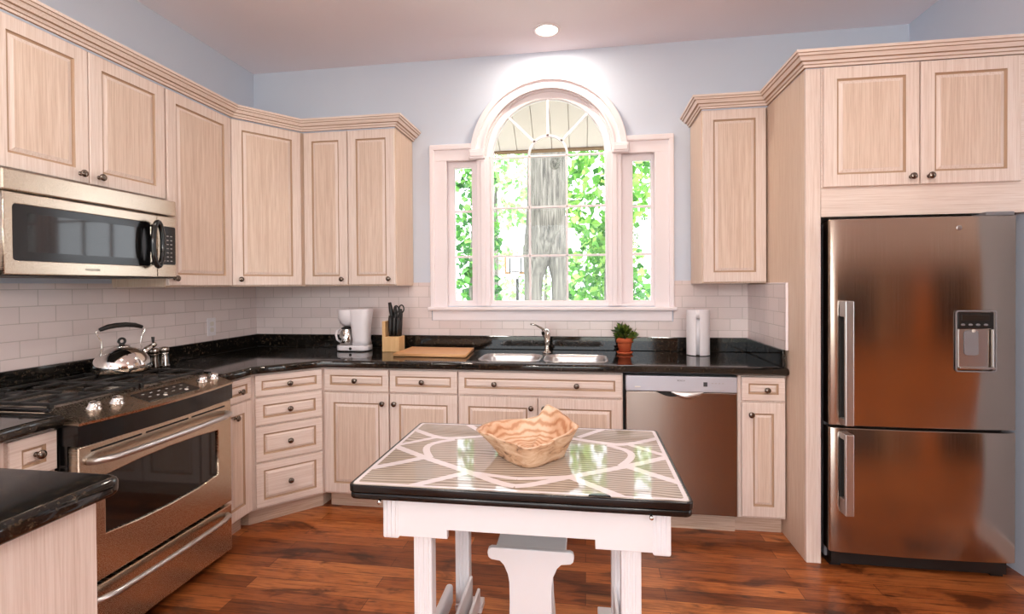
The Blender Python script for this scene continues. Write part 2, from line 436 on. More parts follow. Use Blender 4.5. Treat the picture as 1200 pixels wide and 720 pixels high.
# ------------------------------------------------------------------ window group
CO = .005
def casing_mb():
    mb = MB()
    # flat casing with a raised outer band on each side light; profile from stacked boards
    for (x0, x1) in ((1.398, 1.522), (2.972, 3.096)):
        mb.box(x0, -.018, 1.225, x1, 0, 2.392, .004)
        a, b = (x0, x0+.035) if x0 < 2 else (x1-.035, x1)
        mb.box(a, -.034, 1.225, b, -.012, 2.392, .008)
    for (x0, x1) in ((1.398, 1.735), (2.76, 3.096)):
        mb.box(x0, -.019, 2.275, x1, 0, 2.392, .004)
        mb.box(x0, -.035, 2.352, x1, -.012, 2.392, .008)
    return mb
cs = casing_mb().build('trim_5', 'white'); struct(cs, 'white moulded casing around the side windows')
am = MB()
for r0, r1, y0, y1 in ((.448, .545, -.02, 0), (.505, .545, -.042, -.015), (.448, .468, -.03, -.015)):
    lp = arc(WC, SPR, r1, 0, pi, 48)+list(reversed(arc(WC, SPR, r0, 0, pi, 48)))
    am.mesh(curve_mesh([lp], -y1, -y0, .004, 2), XZ)
struct(am.build('trim_6', 'white', smooth=False), 'white arched casing over the middle window')
im = MB()
for x0, x1 in ((1.69, 1.806), (2.688, 2.804)): im.box(x0, -.05, 2.275, x1, 0, 2.345, .008); im.box(x0+.01, -.056, 2.29, x1-.01, -.04, 2.33, .006)
struct(im.build('trim_7', 'white'), 'white block ends under the arched casing')
ml = MB()
for x0, x1 in ((1.742, 1.835), (2.659, 2.752)):
    ml.box(x0, -.012, 1.235, x1, .06, 2.30, .004); ml.box(x0+.028, -.024, 1.235, x1-.028, -.008, 2.30, .006)
struct(ml.build('trim_8', 'white'), 'white mullion posts between the windows')
sl = MB().box(1.385, -.06, 1.205, 3.11, .06, 1.228, .007, 3)
sl.box(1.41, -.020, 1.13, 3.084, 0, 1.206, .004)
sl.box(1.44, -.0, 1.22, 3.05, .06, 1.25)
struct(sl.build('trim_9', 'white'), 'white window sill and apron above the tile')
jl = MB()   # jambs lining the opening
lpo = [(WL, WB), (WRt, WB), (WRt, WT)] + arc(WC, SPR, RO, 0, pi) + [(WL, WT)]
lpi = [(WL+.012, WB+.012), (WRt-.012, WB+.012), (WRt-.012, WT-.012)] + arc(WC, SPR, RO-.012, 0, pi) + [(WL+.012, WT-.012)]
jl.mesh(curve_mesh([lpo, lpi], -.15, -.001), XZ)
struct(jl.build('trim_10', 'white'), 'white jamb lining of the window opening')

def window_root(name, label):
    o = bpy.data.objects.new(name, None); C.objects.link(o); return struct(o, label)
YG = .055                                                  # glass plane
def sidelight(name, label, x0, x1, g0, g1):
    w = window_root(name, label)
    fr = MB().mesh(curve_mesh([[(x0, 1.24), (x1, 1.24), (x1, 2.292), (x0, 2.292)], [(g0, 1.272), (g1, 1.272), (g1, 2.236), (g0, 2.236)]], -.075, -.035, .004, 2), XZ)
    fr.build('sash_frame', 'white', w)
    mm = MB()
    for z in (1.59, 1.92): mm.box(g0-.005, YG-.014, z-.008, g1+.005, YG+.006, z+.008, .003)
    mm.build('muntin', 'white', w)
    MB().box(g0-.01, YG, 1.262, g1+.01, YG+.004, 2.246).build('pane', 'glass', w)
sidelight('window_1', 'narrow white side window left of the arched window', 1.513, 1.745, 1.566, 1.694)
sidelight('window_2', 'narrow white side window right of the arched window', 2.749, 2.982, 2.832, 2.952)
w3 = window_root('window_3', 'white arched window with a fan light over the sink')
gr = .394
lpo = [(WC-.425, 1.24), (WC+.425, 1.24)] + arc(WC, SPR, .442, 0, pi)
lpi = [(WC-.397, 1.272), (WC+.400, 1.272)] + arc(WC, SPR, gr, 0, pi)
MB().mesh(curve_mesh([lpo, lpi], -.075, -.030, .006, 2), XZ).build('sash_frame', 'white', w3)
mu = MB()
mw_ = .0075
for z in (1.59, 1.935, 2.297): mu.box(WC-.40, YG-.016, z-mw_, WC+.40, YG+.006, z+mw_, .003)
for x in (WC-.132, WC+.132): mu.box(x-mw_, YG-.016, 1.27, x+mw_, YG+.006, 2.305, .003)
ri = .135
mu.mesh(curve_mesh([arc(WC, 2.305, ri+.008, 0, pi, 24)+list(reversed(arc(WC, 2.305, ri-.008, 0, pi, 24)))], -YG-.006, -YG+.016), XZ)
for a in (45, 90, 135):
    d = Vector((cos(R(a)), 0, sin(R(a)))); c0 = Vector((WC, YG-.005, 2.305))
    t = bmesh.new(); bmesh.ops.create_cube(t, size=1); L = gr-ri+.02
    bmesh.ops.scale(t, vec=(L, .022, .017), verts=t.verts)
    mu.merge(t, Matrix.Translation(c0+d*(ri+L/2-.005)) @ Matrix.Rotation(-R(a), 4, 'Y'))
mu.build('muntin', 'white', w3)
lpg = [(WC-.41, 1.262), (WC+.41, 1.262)] + arc(WC, SPR, gr+.012, 0, pi)
MB().mesh(curve_mesh([lpg], -YG-.004, -YG), XZ).build('pane', 'glass', w3)

# ------------------------------------------------------------------ recessed light over the window
rl = thing('recessed_light', 'lit round recessed ceiling light above the arched window', 'ceiling light', (2.27, -.296, H))
MB().lathe([(.088, 0), (.088, -.006), (.080, -.010), (.070, -.008), (.066, -.001)], n=36).build('trim_ring', 'white', rl)
MB().lathe([(0, -.004), (.04, -.0045), (.068, -.003)], n=36).build('lens', 'lamp', rl)

# ------------------------------------------------------------------ cabinets
def knob(parent, x, y, z):
    mx = Matrix.Rotation(R(90), 4, 'X')
    return MB().lathe([(.0, 0), (.009, 0), (.009, .002), (.0055, .004), (.005, .012), (.010, .017), (.0155, .021), (.016, .025), (.013, .029), (.006, .031), (0, .0315)], (x, y, z), mx, 18).build('knob', 'pewter', parent)

def front(parent, kind, x0, x1, z0, z1, knobs, y):
    g = .0015
    mb = MB().raised(x0+g, z0+g, x1-g, z1-g, y, .02, .058 if kind == 'door' else .040)
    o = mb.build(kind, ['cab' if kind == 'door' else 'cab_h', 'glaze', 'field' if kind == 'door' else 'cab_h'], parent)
    for kx, kz in knobs: knob(o, kx, y-.02, kz)
    return o

def base_cab(name, label, x0, x1, fronts, cat='cabinet', loc=None, rz=0, depth=.60, poly=None, bx=None, group='base cabinets'):
    """a base unit; x along its front, front plane at local y=0 (box) facing -y"""
    t = thing(name, label, cat, loc if loc else (x0, FF, 0), rz, group)
    w = x1-x0
    if poly is None: poly = [(0.001, 0), (w-.001, 0), (w-.001, depth), (0.001, depth)]
    if name == 'sink_cabinet':
        bd = MB().box(.001, 0, .10, w-.001, .02, CB-.004).box(.001, .02, .10, .018, depth, CB-.004).box(w-.018, .02, .10, w-.001, depth, CB-.004).box(.018, .02, .10, w-.018, depth, .118)
    else: bd = MB().poly(poly, .10, CB-.004)
    bd.build('carcass', 'cab', t)
    k = [(px, .06 if abs(py) < 1e-6 else py) for px, py in poly]
    MB().poly(k, 0, .10).build('toe_kick', 'toe', t)
    for fr in fronts: front(t, *fr, 0)
    return t
DZ0, DZ1, Z0, Z1 = .738, .876, .112, .730
w = 1.325-.905
base_cab('base_cabinet', 'pale base cabinet with one drawer and one door, right of the angled drawer stack', .905, 1.325,
    [('drawer', .004, w, DZ0, DZ1, [(w/2, .807)]), ('door', .004, w, Z0, Z1, [(w-.035, .672)])])
w = 1.752-1.325
base_cab('base_cabinet', 'pale base cabinet with one drawer and one door, below the cutting board', 1.325, 1.752,
    [('drawer', .006, w, DZ0, DZ1, [(w/2, .807)]), ('door', .006, w, Z0, Z1, [(.04, .672)])])
w = 2.712-1.752
base_cab('sink_cabinet', 'wide pale base cabinet under the sink with two doors and a false drawer front', 1.752, 2.712,
    [('drawer', .006, w-.006, DZ0, DZ1, [(.225, .806), (.70, .806)]), ('door', .006, .476, Z0, Z1, [(.44, .672)]), ('door', .478, w-.006, Z0, Z1, [(.515, .672)])])
w = 3.572-3.325
base_cab('base_cabinet', 'narrow pale base cabinet between the dishwasher and the tall side panel', 3.325, 3.572,
    [('drawer', .016, w-.006, .745, .876, [(w/2+.02, .807)]), ('door', .016, w-.006, Z0, .737, [(.062, .672)])])
# corner unit with four drawers, turned to the room
A = Vector((.61, -.912)); B = Vector((.902, -.61)); L = (B-A).length; ang = atan2(B.y-A.y, B.x-A.x)
Ri = Matrix.Rotation(-ang, 2)
def loc2(p): q = Ri @ (Vector(p)-A); return (q.x, q.y)
pl = [loc2(p) for p in ((A.x, A.y), (B.x, B.y), (.902, -.012), (.012, -.012), (.012, -.912))]
pl[0] = (0, 0); pl[1] = (L, 0)
cu = base_cab('corner_cabinet', 'angled pale corner base cabinet with a stack of four drawers', 0, L,
    [('drawer', .026, L-.02, z0, z1, [(L/2, (z0+z1)/2)]) for z0, z1 in ((.752, .876), (.585, .744), (.375, .577), (.112, .367))],
    loc=(A.x, A.y, 0), rz=ang, poly=pl)
# narrow unit beside the range (faces +x)
w = 1.158-.914
base_cab('base_cabinet', 'narrow pale base cabinet between the range and the angled drawer stack', 0, w,
    [('drawer', .004, w-.004, .752, .876, [(w/2+.02, .807)]), ('door', .004, w-.004, Z0, .744, [(w/2-.02, .672)])],
    loc=(.61, -1.158, 0), rz=R(90))
# unit left of the range
w = .50
pb = [(0, 0), (w-.001, 0), (w-.001, .60), (0, .60)]
base_cab('base_cabinet', 'pale base cabinet with one drawer, left of the range', 0, w,
    [('drawer', .342, w-.004, .735, .876, [(.425, .81)]), ('door', .342, w-.004, Z0, .727, [(.46, .672)])], loc=(.61, -2.452, 0), rz=R(90))

# upper cabinets
UB, UT = 1.385, 2.43
def upper(name, label, loc, rz, w, z0, fronts, depth=.32, poly=None, group='wall cabinets'):
    t = thing(name, label, 'cabinet', loc, rz, group)
    if poly is None: poly = [(.001, 0), (w-.001, 0), (w-.001, depth), (.001, depth)]
    MB().poly(poly, z0, UT).build('carcass', 'panel', t)
    for fr in fronts: front(t, *fr, 0)
    return t
w = .78
upper('wall_cabinet', 'short pale wall cabinet with two doors above the microwave', (.325, -1.954, 0), R(90), w, 1.832,
    [('door', .004, .376, 1.84, 2.425, [(.335, 1.878)]), ('door', .378, w-.003, 1.84, 2.425, [(.418, 1.878)])])
w = 1.172-.688
upper('wall_cabinet', 'tall pale wall cabinet with one door, right of the microwave', (.325, -1.172, 0), R(90), w, UB,
    [('door', .004, w-.004, UB+.006, 2.425, [(.04, 1.43)])])
A2 = Vector((.325, -.686)); B2 = Vector((.60, -.325)); L2 = (B2-A2).length; an2 = atan2(B2.y-A2.y, B2.x-A2.x)
R2 = Matrix.Rotation(-an2, 2)
pl = [tuple(R2 @ (Vector(p)-A2)) for p in ((.325, -.686), (.60, -.325), (.60, -.012), (.012, -.012), (.012, -.686))]
upper('corner_cabinet', 'angled pale corner wall cabinet with one door', (A2.x, A2.y, 0), an2, L2, UB,
    [('door', .006, L2-.022, UB+.006, 2.425, [(.05, 1.43)])], poly=pl)
w = 1.265-.602
upper('wall_cabinet', 'pale wall cabinet with two doors above the coffee maker', (.602, -.325, 0), 0, w, UB,
    [('door', .012, .326, UB+.006, 2.425, [(.288, 1.43)]), ('door', .329, w-.004, UB+.006, 2.425, [(w-.045, 1.43)])])
w = 3.572-3.205
upper('wall_cabinet', 'pale wall cabinet with one door, right of the window', (3.205, -.325, 0), 0, w, UB,
    [('door', .004, w-.004, UB+.006, 2.425, [])])
# refrigerator surround
PF = -.83
sp = thing('tall_side_panel', 'tall pale wooden panel standing left of the refrigerator', 'panel', (3.577, PF, 0))
MB().box(0, 0, 0, .02, .82, UT, .001).build('board', 'panel', sp)
MB().box(0, -.02, 0, .068, 0, UT, .003).build('face_stile', 'cab', sp)
fc = thing('wall_cabinet', 'deep pale wall cabinet with two doors above the refrigerator', 'cabinet', (3.645, PF, 0), 0, 'wall cabinets')
w = XR-.004-3.645
bd = MB().box(.001, 0, 1.705, w, .80, UT); bd.box(.001, -.02, 1.705, w, 0, UT); bd.build('carcass', 'cab_h', fc)
front(fc, 'door', .004, .424, 1.845, 2.425, [(.385, 1.882)], -.02)
front(fc, 'door', .427, w-.035, 1.845, 2.425, [(.462, 1.882)], -.02)

# crown mouldings
CP = [(0, 2.4315), (.012, 2.4315), (.013, 2.443), (.020, 2.4445), (.024, 2.456), (.036, 2.4575), (.046, 2.474), (.053, 2.4755), (.058, 2.486), (.064, 2.487), (.066, 2.499), (0, 2.499)]
k = MB(); k.merge(sweep([(.345, -2.05), (.345, -.686), (.606, -.345), (1.265, -.345), (1.265, -.002)], CP))
for f in k.bm.faces:
    if abs(f.normal.z) > .9 and f.calc_center_median().z < 2.495: f.material_index = 1
tag(k.build('crown_molding', ['cab_h', 'glaze']), 'pale stepped crown moulding topping the left and corner wall cabinets', 'moulding', 'crown mouldings')
k = MB(); k.merge(sweep([(3.205, -.002), (3.205, -.345), (3.577, -.345), (3.577, PF-.02), (XR-.002, PF-.02)], CP))
for f in k.bm.faces:
    if abs(f.normal.z) > .9 and f.calc_center_median().z < 2.495: f.material_index = 1
tag(k.build('crown_molding', ['cab_h', 'glaze']), 'pale stepped crown moulding topping the cabinets around the refrigerator', 'moulding', 'crown mouldings')

# ------------------------------------------------------------------ worktops
wt = thing('countertop', 'long polished black granite countertop running around the corner and under the window', 'countertop', (0, 0, 0), 0, 'granite countertops')
def rrect(x0, y0, x1, y1, r, n=6):
    p = []
    for cx, cy, a in ((x1-r, y1-r, 0), (x0+r, y1-r, 90), (x0+r, y0+r, 180), (x1-r, y0+r, 270)):
        for i in range(n+1): p.append((cx+r*cos(R(a+90*i/n)), cy+r*sin(R(a+90*i/n))))
    return p
SY0, SY1 = -.575, -.275
outer = [(.004, -1.160), (.655, -1.160), (.655, -.930), (.918, -.655), (3.574, -.655), (3.574, -.004), (.004, -.004)]
MB().mesh(curve_mesh([outer, rrect(1.865, SY0, 2.225, SY1, .07), rrect(2.262, SY0, 2.625, SY1, .07)], CB, CT, .015, 4)).build('slab', 'granite', wt)
for bx_, lb in (((.012, -1.945, CT+.001, .034, -.036, TB+.002), 'low black granite backsplash strip along the left tile wall behind the range and kettle'),
                ((.012, -.034, CT+.001, 3.562, -.012, TB+.002), 'low black granite backsplash strip along the back wall under the window'),
                ((3.548, -.635, CT+.001, 3.562, -.036, TB+.002), 'short black granite backsplash strip against the tall side panel')):
    tag(MB().box(*bx_, .003).build('granite_backsplash', 'granite'), lb, 'backsplash', 'granite backsplash strips')
wp = thing('countertop', 'polished black granite countertop of the peninsula, bottom left, curving left of the range', 'countertop', (0, 0, 0), 0, 'granite countertops')
outer = [(.004, -1.953), (.655, -1.953)] + [(1.0-.345*cos(R(a)), -2.07-.345*sin(R(a))) for a in range(0, 91, 10)] + [(1.36, -2.415)] + \
    [(1.36+.035*sin(R(a)), -2.45+.035*cos(R(a))) for a in range(15, 91, 15)] + [(1.395, -3.1), (.004, -3.1)]
MB().mesh(curve_mesh([outer], CB, CT, .015, 4)).build('slab', 'granite', wp)
tag(MB().box(.012, -3.1, CT+.001, .034, -1.953, TB+.002, .003).build('granite_backsplash', 'granite'), 'low black granite backsplash strip on the left wall nearest the viewer', 'backsplash', 'granite backsplash strips')
pn = thing('peninsula_cabinet', 'pale peninsula cabinet with a plain end panel, bottom left under black granite', 'cabinet', (0, 0, 0), 0, 'base cabinets')
MB().box(.62, -3.08, .0, 1.335, -2.46, CB-.004).build('carcass', 'cab', pn)
ep = MB().box(1.335, -3.08, .0, 1.352, -2.452, CB-.004, .002)
ep.build('end_panel', 'cab', pn)

# ------------------------------------------------------------------ sink and faucet
sk = thing('kitchen_sink', 'double bowl stainless steel sink set under the black granite', 'sink', (0, 0, 0))
def bowl_mb(x0, x1, y0, y1, zt, d):
    mb = MB(); t = bmesh.new(); rings = []
    for ins, z, r in ((-.012, zt+.001, .08), (-.011, zt+.004, .08), (0, zt+.003, .07), (.004, zt-.02, .07), (.012, zt-d+.03, .07), (.035, zt-d, .06)):
        rings.append([t.verts.new((x, y, z)) for x, y in rrect(x0+ins, y0+ins, x1-ins, y1-ins, r)])
    for a, b in zip(rings, rings[1:]):
        n = len(a)
        for i in range(n): t.faces.new((a[i], a[(i+1) % n], b[(i+1) % n], b[i]))
    t.faces.new(rings[-1])
    for f in t.faces: f.smooth = True
    return mb.merge(t)
for x0, x1, zt in ((1.865, 2.225, CT), (2.262, 2.625, CT)):
    bw = bowl_mb(x0+.002, x1-.002, SY0+.002, SY1-.002, zt, .19).build('basin', 'steel_light', sk)
    MB().lathe([(0, 0), (.03, .0), (.04, .003), (.042, 0)], ((x0+x1)/2, (SY0+SY1)/2, zt-.1895)).build('drain', 'chrome', bw)
fa = thing('faucet', 'curved nickel kitchen faucet with a lever, behind the sink', 'faucet', (2.252, -.20, CT))
MB().lathe([(0, 0), (.030, 0), (.030, .006), (.022, .012), (.0165, .02), (.0155, .06), (.0165, .085)], n=24).build('base', 'nickel', fa)
MB().tube([(0, 0, .08), (-.004, 0, .105), (-.014, -.004, .135), (-.02, -.012, .152)], [.0165, .018, .024, .012], 16).build('body', 'nickel', fa)
MB().tube([(-.018, -.008, .135), (-.006, -.03, .152), (.006, -.065, .150), (.012, -.10, .132), (.012, -.125, .10), (.010, -.132, .07)], [.020, .019, .0185, .0175, .0165, .0155], 16).build('spout', 'nickel', fa)
MB().tube([(-.02, -.01, .15), (-.032, -.015, .166), (-.07, -.03, .188), (-.105, -.045, .196)], [.012, .008, .0055, .0065], 10).build('lever', 'nickel', fa)

# ------------------------------------------------------------------ dishwasher
dw = thing('dishwasher', 'stainless steel dishwasher between the sink cabinet and a narrow cabinet', 'dishwasher', (2.722, FF, 0))
W = .600
MB().box(-.008, .02, .10, W+.002, .58, CB-.006).build('tub', 'gasket', dw)
MB().box(.004, -.022, .108, W-.004, .02, .783, .004).build('door', 'steel_dw', dw)
cp = MB().box(.004, -.026, .786, W-.004, .02, .872, .004).build('control_panel', 'silver', dw)
# scooped handle hanging below the control panel
hp = MB(); t = bmesh.new(); n = 24; rows = []
for i in range(n+1):
    x = .25+.17*i/n; s_ = sin(pi*i/n)
    rows.append([t.verts.new((x, y, z)) for y, z in ((-.024, .788), (-.026-.014*s_, .786-.012*s_), (-.026-.016*s_, .783-.030*s_), (-.024, .780-.034*s_))])
for a, b in zip(rows, rows[1:]):
    for q in range(3): t.faces.new((a[q], b[q], b[q+1], a[q+1]))
for f in t.faces: f.smooth = True
hp.merge(t); hp.build('handle', 'steel_light', dw)
hs = MB(); hs.mesh(curve_mesh([[(.17+.17*i/10, .783-.026*sin(pi*i/10)) for i in range(11)]], .0225, .0232), XZ); hs.build('handle_shade', 'gasket', dw)  # flat dark patch, painted shade for the scooped hollow
MB().box(.42, -.0275, .818, .441, -.025, .842, .001).build('display', 'ink', cp)
MB().box(.052, -.031, .806, .084, -.025, .813, .002).build('latch_button', 'button', cp)
bt = MB()
for i in range(4): bt.box(.462+.018*i, -.0272, .835, .472+.018*i, -.0258, .838)
bt.box(.425, -.0272, .797, .53, -.0258, .7985); bt.build('markings', 'inklight', cp)
MB().mesh(text_mesh('BOSCH', .0125), Matrix.Translation((.302, -.0262, .848)) @ Matrix.Rotation(R(90), 4, 'X')).build('brand_lettering', 'ink', cp)
MB().box(0, .04, 0, W, .06, .10).build('toe_kick', 'toe', dw)
# pale board below the door
# ------------------------------------------------------------------ refrigerator
fr = thing('refrigerator', 'stainless steel refrigerator with bottom freezer and water dispenser', 'refrigerator', (3.662, -.90, 0))
W = .79; FT = 1.693
MB().box(.008, .075, .03, W-.008, .72, FT-.02, .004).build('cabinet_body', 'grey_plastic', fr)
def fridge_door(z0, z1, name):
    mb = MB(); t = bmesh.new(); n = 16; rows = []
    prof = []
    for i in range(n+1):
        s_ = -1+2*i/n; prof.append((W*(i/n), -.012*(1-s_*s_)-.0))
    pts = [(0, .07), (0, .012), (.004, .004)] + [(x, y+.0) for x, y in prof[1:-1]] + [(W-.004, .004), (W, .012), (W, .07)]
    return MB().poly(pts, z0, z1)
ud = fridge_door(.700, FT-.008, 'upper').build('upper_door', 'steel_fr', fr, bevel=.004)
fd = fridge_door(.088, .688, 'lower').build('freezer_door', 'steel_fr', fr, bevel=.004)
for d in (ud, fd):
    for p in d.data.polygons: p.use_smooth = abs(p.normal.z) < .5 and p.normal.y < -.9
MB().box(.02, .03, .02, W-.02, .08, .088).build('kick_grille', 'blackmatte', fr)
for x in (.02, W-.07): MB().box(x, .05, 0, x+.05, .12, .03).build('foot', 'blackmatte', fr)
MB().box(W-.12, .01, FT-.006, W-.004, .10, FT+.012, .004).build('hinge_cover', 'grey_plastic', fr)
def fridge_handle(par, z0, z1, cap_top):
    hb = MB().box(.040, -.062, z0, .078, -.046, z1, .004)
    hb.build('handle', 'steel_light', par)
    for c0, c1 in (((z1-.075, z1), (z0, z0+.03)) if cap_top else ((z0, z0+.075), (z1-.03, z1))):
        MB().box(.040, -.050, c0, .078, .002, c1, .004).build('handle_mount', 'steel_light', par)
    MB().box(.040, -.010, z0+.02, .066, -.002, z1-.02).build('handle_shade', 'gasket', par)  # dark plate behind the bar, painting in the shade of a hollow
fridge_handle(ud, .712, 1.297, True); fridge_handle(fd, .288, .672, False)
# water dispenser on the upper door
DX0, DX1, DZ_0, DZ_1 = .527, .695, .968, 1.252
yd = -.0125
ds = MB().mesh(curve_mesh([rrect(DX0, DZ_0, DX1, DZ_1, .012), rrect(DX0+.006, DZ_0+.006, DX1-.006, DZ_1-.006, .008)], -yd, -yd+.006, .001, 1), XZ).build('dispenser_frame', 'grey_plastic', ud)
MB().box(DX0+.010, yd-.004, 1.168, DX1-.012, yd+.006, DZ_1-.010, .002).build('dispenser_panel', 'blackmatte', ud)
MB().box(DX0+.024, yd-.006, 1.206, DX1-.03, yd-.002, 1.232, .001).build('dispenser_display', 'display', ud)
for i in range(4): MB().lathe([(0, 0), (.007, 0), (.006, .003), (0, .0035)], (DX0+.03+i*.031, yd-.004, 1.186), Matrix.Rotation(R(90), 4, 'X') @ Matrix.Diagonal((1.3, .8, 1, 1)), 14).build('dispenser_button', 'grey_plastic', ud)
al = MB(); al.box(DX0+.012, yd-.002, .990, DX1-.034, yd+.004, 1.165, .002); al.box(DX0+.012, yd-.014, .984, DX1-.012, yd+.002, .992, .002); al.box(DX1-.020, yd-.010, .992, DX1-.012, yd+.002, 1.165, .002)
al.build('dispenser_alcove', 'steel_light', ud)
MB().mesh(curve_mesh([rrect(DX0+.034, 1.045, DX0+.094, 1.160, .014)], -yd+.002, -yd+.006, .0015, 1), XZ).build('dispenser_paddle', 'grey_plastic', ud)
MB().lathe([(0, 0), (.008, 0), (.008, .004), (0, .0045)], (DX0+.072, yd-.004, 1.158), Matrix.Rotation(R(90), 4, 'X'), 14).build('water_spout', 'button', ud)
MB().lathe([(0, 0), (.012, 0), (.012, .002), (.009, .003), (0, .003)], (.545, -.009, 1.632), Matrix.Rotation(R(90), 4, 'X'), 20).build('emblem', 'steel_light', ud)

# ------------------------------------------------------------------ microwave
mwv = thing('microwave', 'stainless steel microwave mounted under a short cabinet, above the range', 'microwave', (.325, -1.952, 1.43), R(90))
W, Hm = .778, .398
MB().box(.002, .0, .012, W-.002, .31, Hm, .003).build('housing', 'steel_light', mwv)
MB().box(0, -.075, .318, W, 0, Hm, .006).build('vent_panel', 'steel_h', mwv)
md = MB().mesh(curve_mesh([[(.003, .004), (.660, .004), (.660, .312), (.003, .312)], rrect(.035, .058, .625, .270, .012)], .0, .075, .004, 2), XZ)
md = md.build('door', 'steel_h', mwv)
MB().box(.033, -.071, .056, .627, -.02, .272).build('door_glass', 'darkglass', md)
MB().mesh(curve_mesh([rrect(.035, .058, .625, .270, .012), rrect(.085, .092, .575, .240, .004)], .071, .0722), XZ).build('window_border', 'black', md)
MB().box(.663, -.075, .004, W-.002, 0, .312, .004).build('control_panel', 'steel_h', mwv)
kp = MB().mesh(curve_mesh([rrect(.676, .068, .768, .262, .008)], .074, .077), XZ).build('keypad', 'black', mwv)
kb = MB()
for r in range(7):
    for c in range(3): kb.box(.692+c*.022, -.0778, .085+r*.021, .703+c*.022, -.0768, .089+r*.021)
kb.build('key_marks', 'inklight', kp)
hd = MB()
loop = []
for i in range(28):
    a = 2*pi*i/28; loop.append((.628+.028*cos(a)*(1 if abs(cos(a)) < .6 else 1), -.112+.0*a, .165+.108*sin(a)*(1-.12*cos(a)**4)))
hd.tube(loop, .0125, 10, True)
hd.tube([(.634, -.07, .255), (.634, -.112, .258)], .010, 10); hd.tube([(.634, -.07, .072), (.634, -.112, .070)], .010, 10)
hd.build('handle', 'black', mwv, smooth=True)
MB().box(.0, -.06, -.001, W, .30, .012).build('underside', 'blackmatte', mwv)
MB().mesh(text_mesh('FRIGIDAIRE', .013), Matrix.Translation((.335, -.0753, .030)) @ Matrix.Rotation(R(90), 4, 'X')).build('brand_lettering', 'ink', md)

# ------------------------------------------------------------------ range
rg = thing('range', 'stainless steel gas range with black grates against the left wall', 'range', (.0, -1.948, 0), R(90))
# local x runs along the wall towards the corner, local -y is out into the room
W = .780
MB().box(.003, -.655, .02, W-.003, -.04, .90).build('body', 'black', rg)
for x in (.03, W-.06):
    for y in (-.58, -.10): MB().lathe([(0, 0), (.015, 0), (.015, .03), (0, .03)], (x, y, 0)).build('foot', 'blackmatte', rg)
def bow(i, n, a): s_ = -1+2*i/n; return a*(1-s_*s_)
n = 20
# bowed black band under the control panel
bb = [(W*i/n, -.705-bow(i, n, .035)) for i in range(n+1)]
MB().poly([(0, -.60)]+bb+[(W, -.60)], .812, .888).build('front_band', 'black', rg)
# slanting stainless control panel
t = bmesh.new(); ra = []; rb = []; rc = []
for i in range(n+1):
    x = W*i/n
    ra.append(t.verts.new((x, -.565, .940))); rb.append(t.verts.new((x, -.712-bow(i, n, .035), .896))); rc.append(t.verts.new((x, -.708-bow(i, n, .035), .886)))
bk = [t.verts.new((W*i/n, -.565, .886)) for i in range(n+1)]
for a, b in ((ra, rb), (rb, rc), (rc, bk), (bk, ra)):
    for i in range(n): t.faces.new((a[i], a[i+1], b[i+1], b[i]))
for q in (0, n): t.faces.new((ra[q], rb[q], rc[q], bk[q]))
bmesh.ops.recalc_face_normals(t, faces=t.faces)
cpn = MB().merge(t).build('control_panel', 'steel_h', rg)
def on_panel(x, d, h=0):    # d = 0 at the top edge, 1 at the lip
    yl = -.712-.035*(1-(2*x/W-1)**2); return Vector((x, -.565+(yl+.565)*d, .940-.044*d+h))
def tilt_at(x): return Matrix.Rotation(atan2(.044, .147+.035*(1-(2*x/W-1)**2)), 4, 'X')
for x in (.115, .205, .655, .735):
    mx = tilt_at(x)
    kn = MB().lathe([(0, 0), (.026, 0), (.026, .004), (.021, .006), (.020, .020), (.016, .026), (0, .027)], on_panel(x, .45, .0), mx, 20)
    kn = kn.build('burner_knob', 'chrome', cpn)
mxp = Matrix.Translation(on_panel(.43, .52, .0015)) @ tilt_at(.43)
t = bmesh.new(); bmesh.ops.create_cube(t, size=1); bmesh.ops.scale(t, vec=(.27, .095, .004), verts=t.verts)
dp = MB().merge(t, mxp).build('display', 'display', cpn)
for q in range(6):
    for r in range(2):
        t = bmesh.new(); bmesh.ops.create_cube(t, size=1); bmesh.ops.scale(t, vec=(.012, .006, .001), verts=t.verts)
        MB().merge(t, mxp @ Matrix.Translation((-.10+q*.04, -.012+.035*r, .0025))).build('touch_key', 'inklight', dp)
for dx in (-.04, .075):
    MB().lathe([(0, 0), (.009, 0), (.008, .002), (0, .0025)], (0, 0, 0), mxp @ Matrix.Translation((dx, -.03, .002)), 14).build('button', 'button', dp)
# cooktop with rolled edge
ck = MB().box(.0, -.578, .90, W, -.04, .934, .006).build('cooktop', 'steel_h', rg)
MB().box(-.003, -.585, .931, .012, -.04, .946, .004).box(W-.012, -.585, .931, W+.003, -.04, .946, .004).build('side_rim', 'black', rg)
for (x, y) in ((.19, -.18), (.19, -.43), (.59, -.18), (.59, -.43)):
    bu = MB().lathe([(0, 0), (.058, 0), (.055, .006), (.036, .010), (.036, .018), (.03, .021), (0, .022)], (x, y, .934), n=24).build('burner', 'castiron', ck)
for x0, x1 in ((.02, .385), (.395, .76)):
    g = MB(); zt = .960
    for y in (-.06, -.305, -.555): g.box(x0, y-.008, zt-.012, x1, y+.008, zt, .003)
    for x in (x0+.008, x1-.008): g.box(x-.008, -.555, zt-.012, x+.008, -.06, zt, .003)
    for y in (-.18, -.43):
        g.box(x0, y-.007, zt-.010, x0+.13, y+.007, zt+.003, .003); g.box(x1-.13, y-.007, zt-.010, x1, y+.007, zt+.003, .003)
        xm = (x0+x1)/2
        g.box(xm-.007, y-.125, zt-.010, xm+.007, y-.045, zt+.003, .003); g.box(xm-.007, y+.045, zt-.010, xm+.007, y+.125, zt+.003, .003)
    for x in (x0+.008, x1-.008):
        for y in (-.06, -.305, -.555): g.box(x-.007, y-.007, .933, x+.007, y+.007, zt-.006)
    g.build('grate', 'castiron', ck)
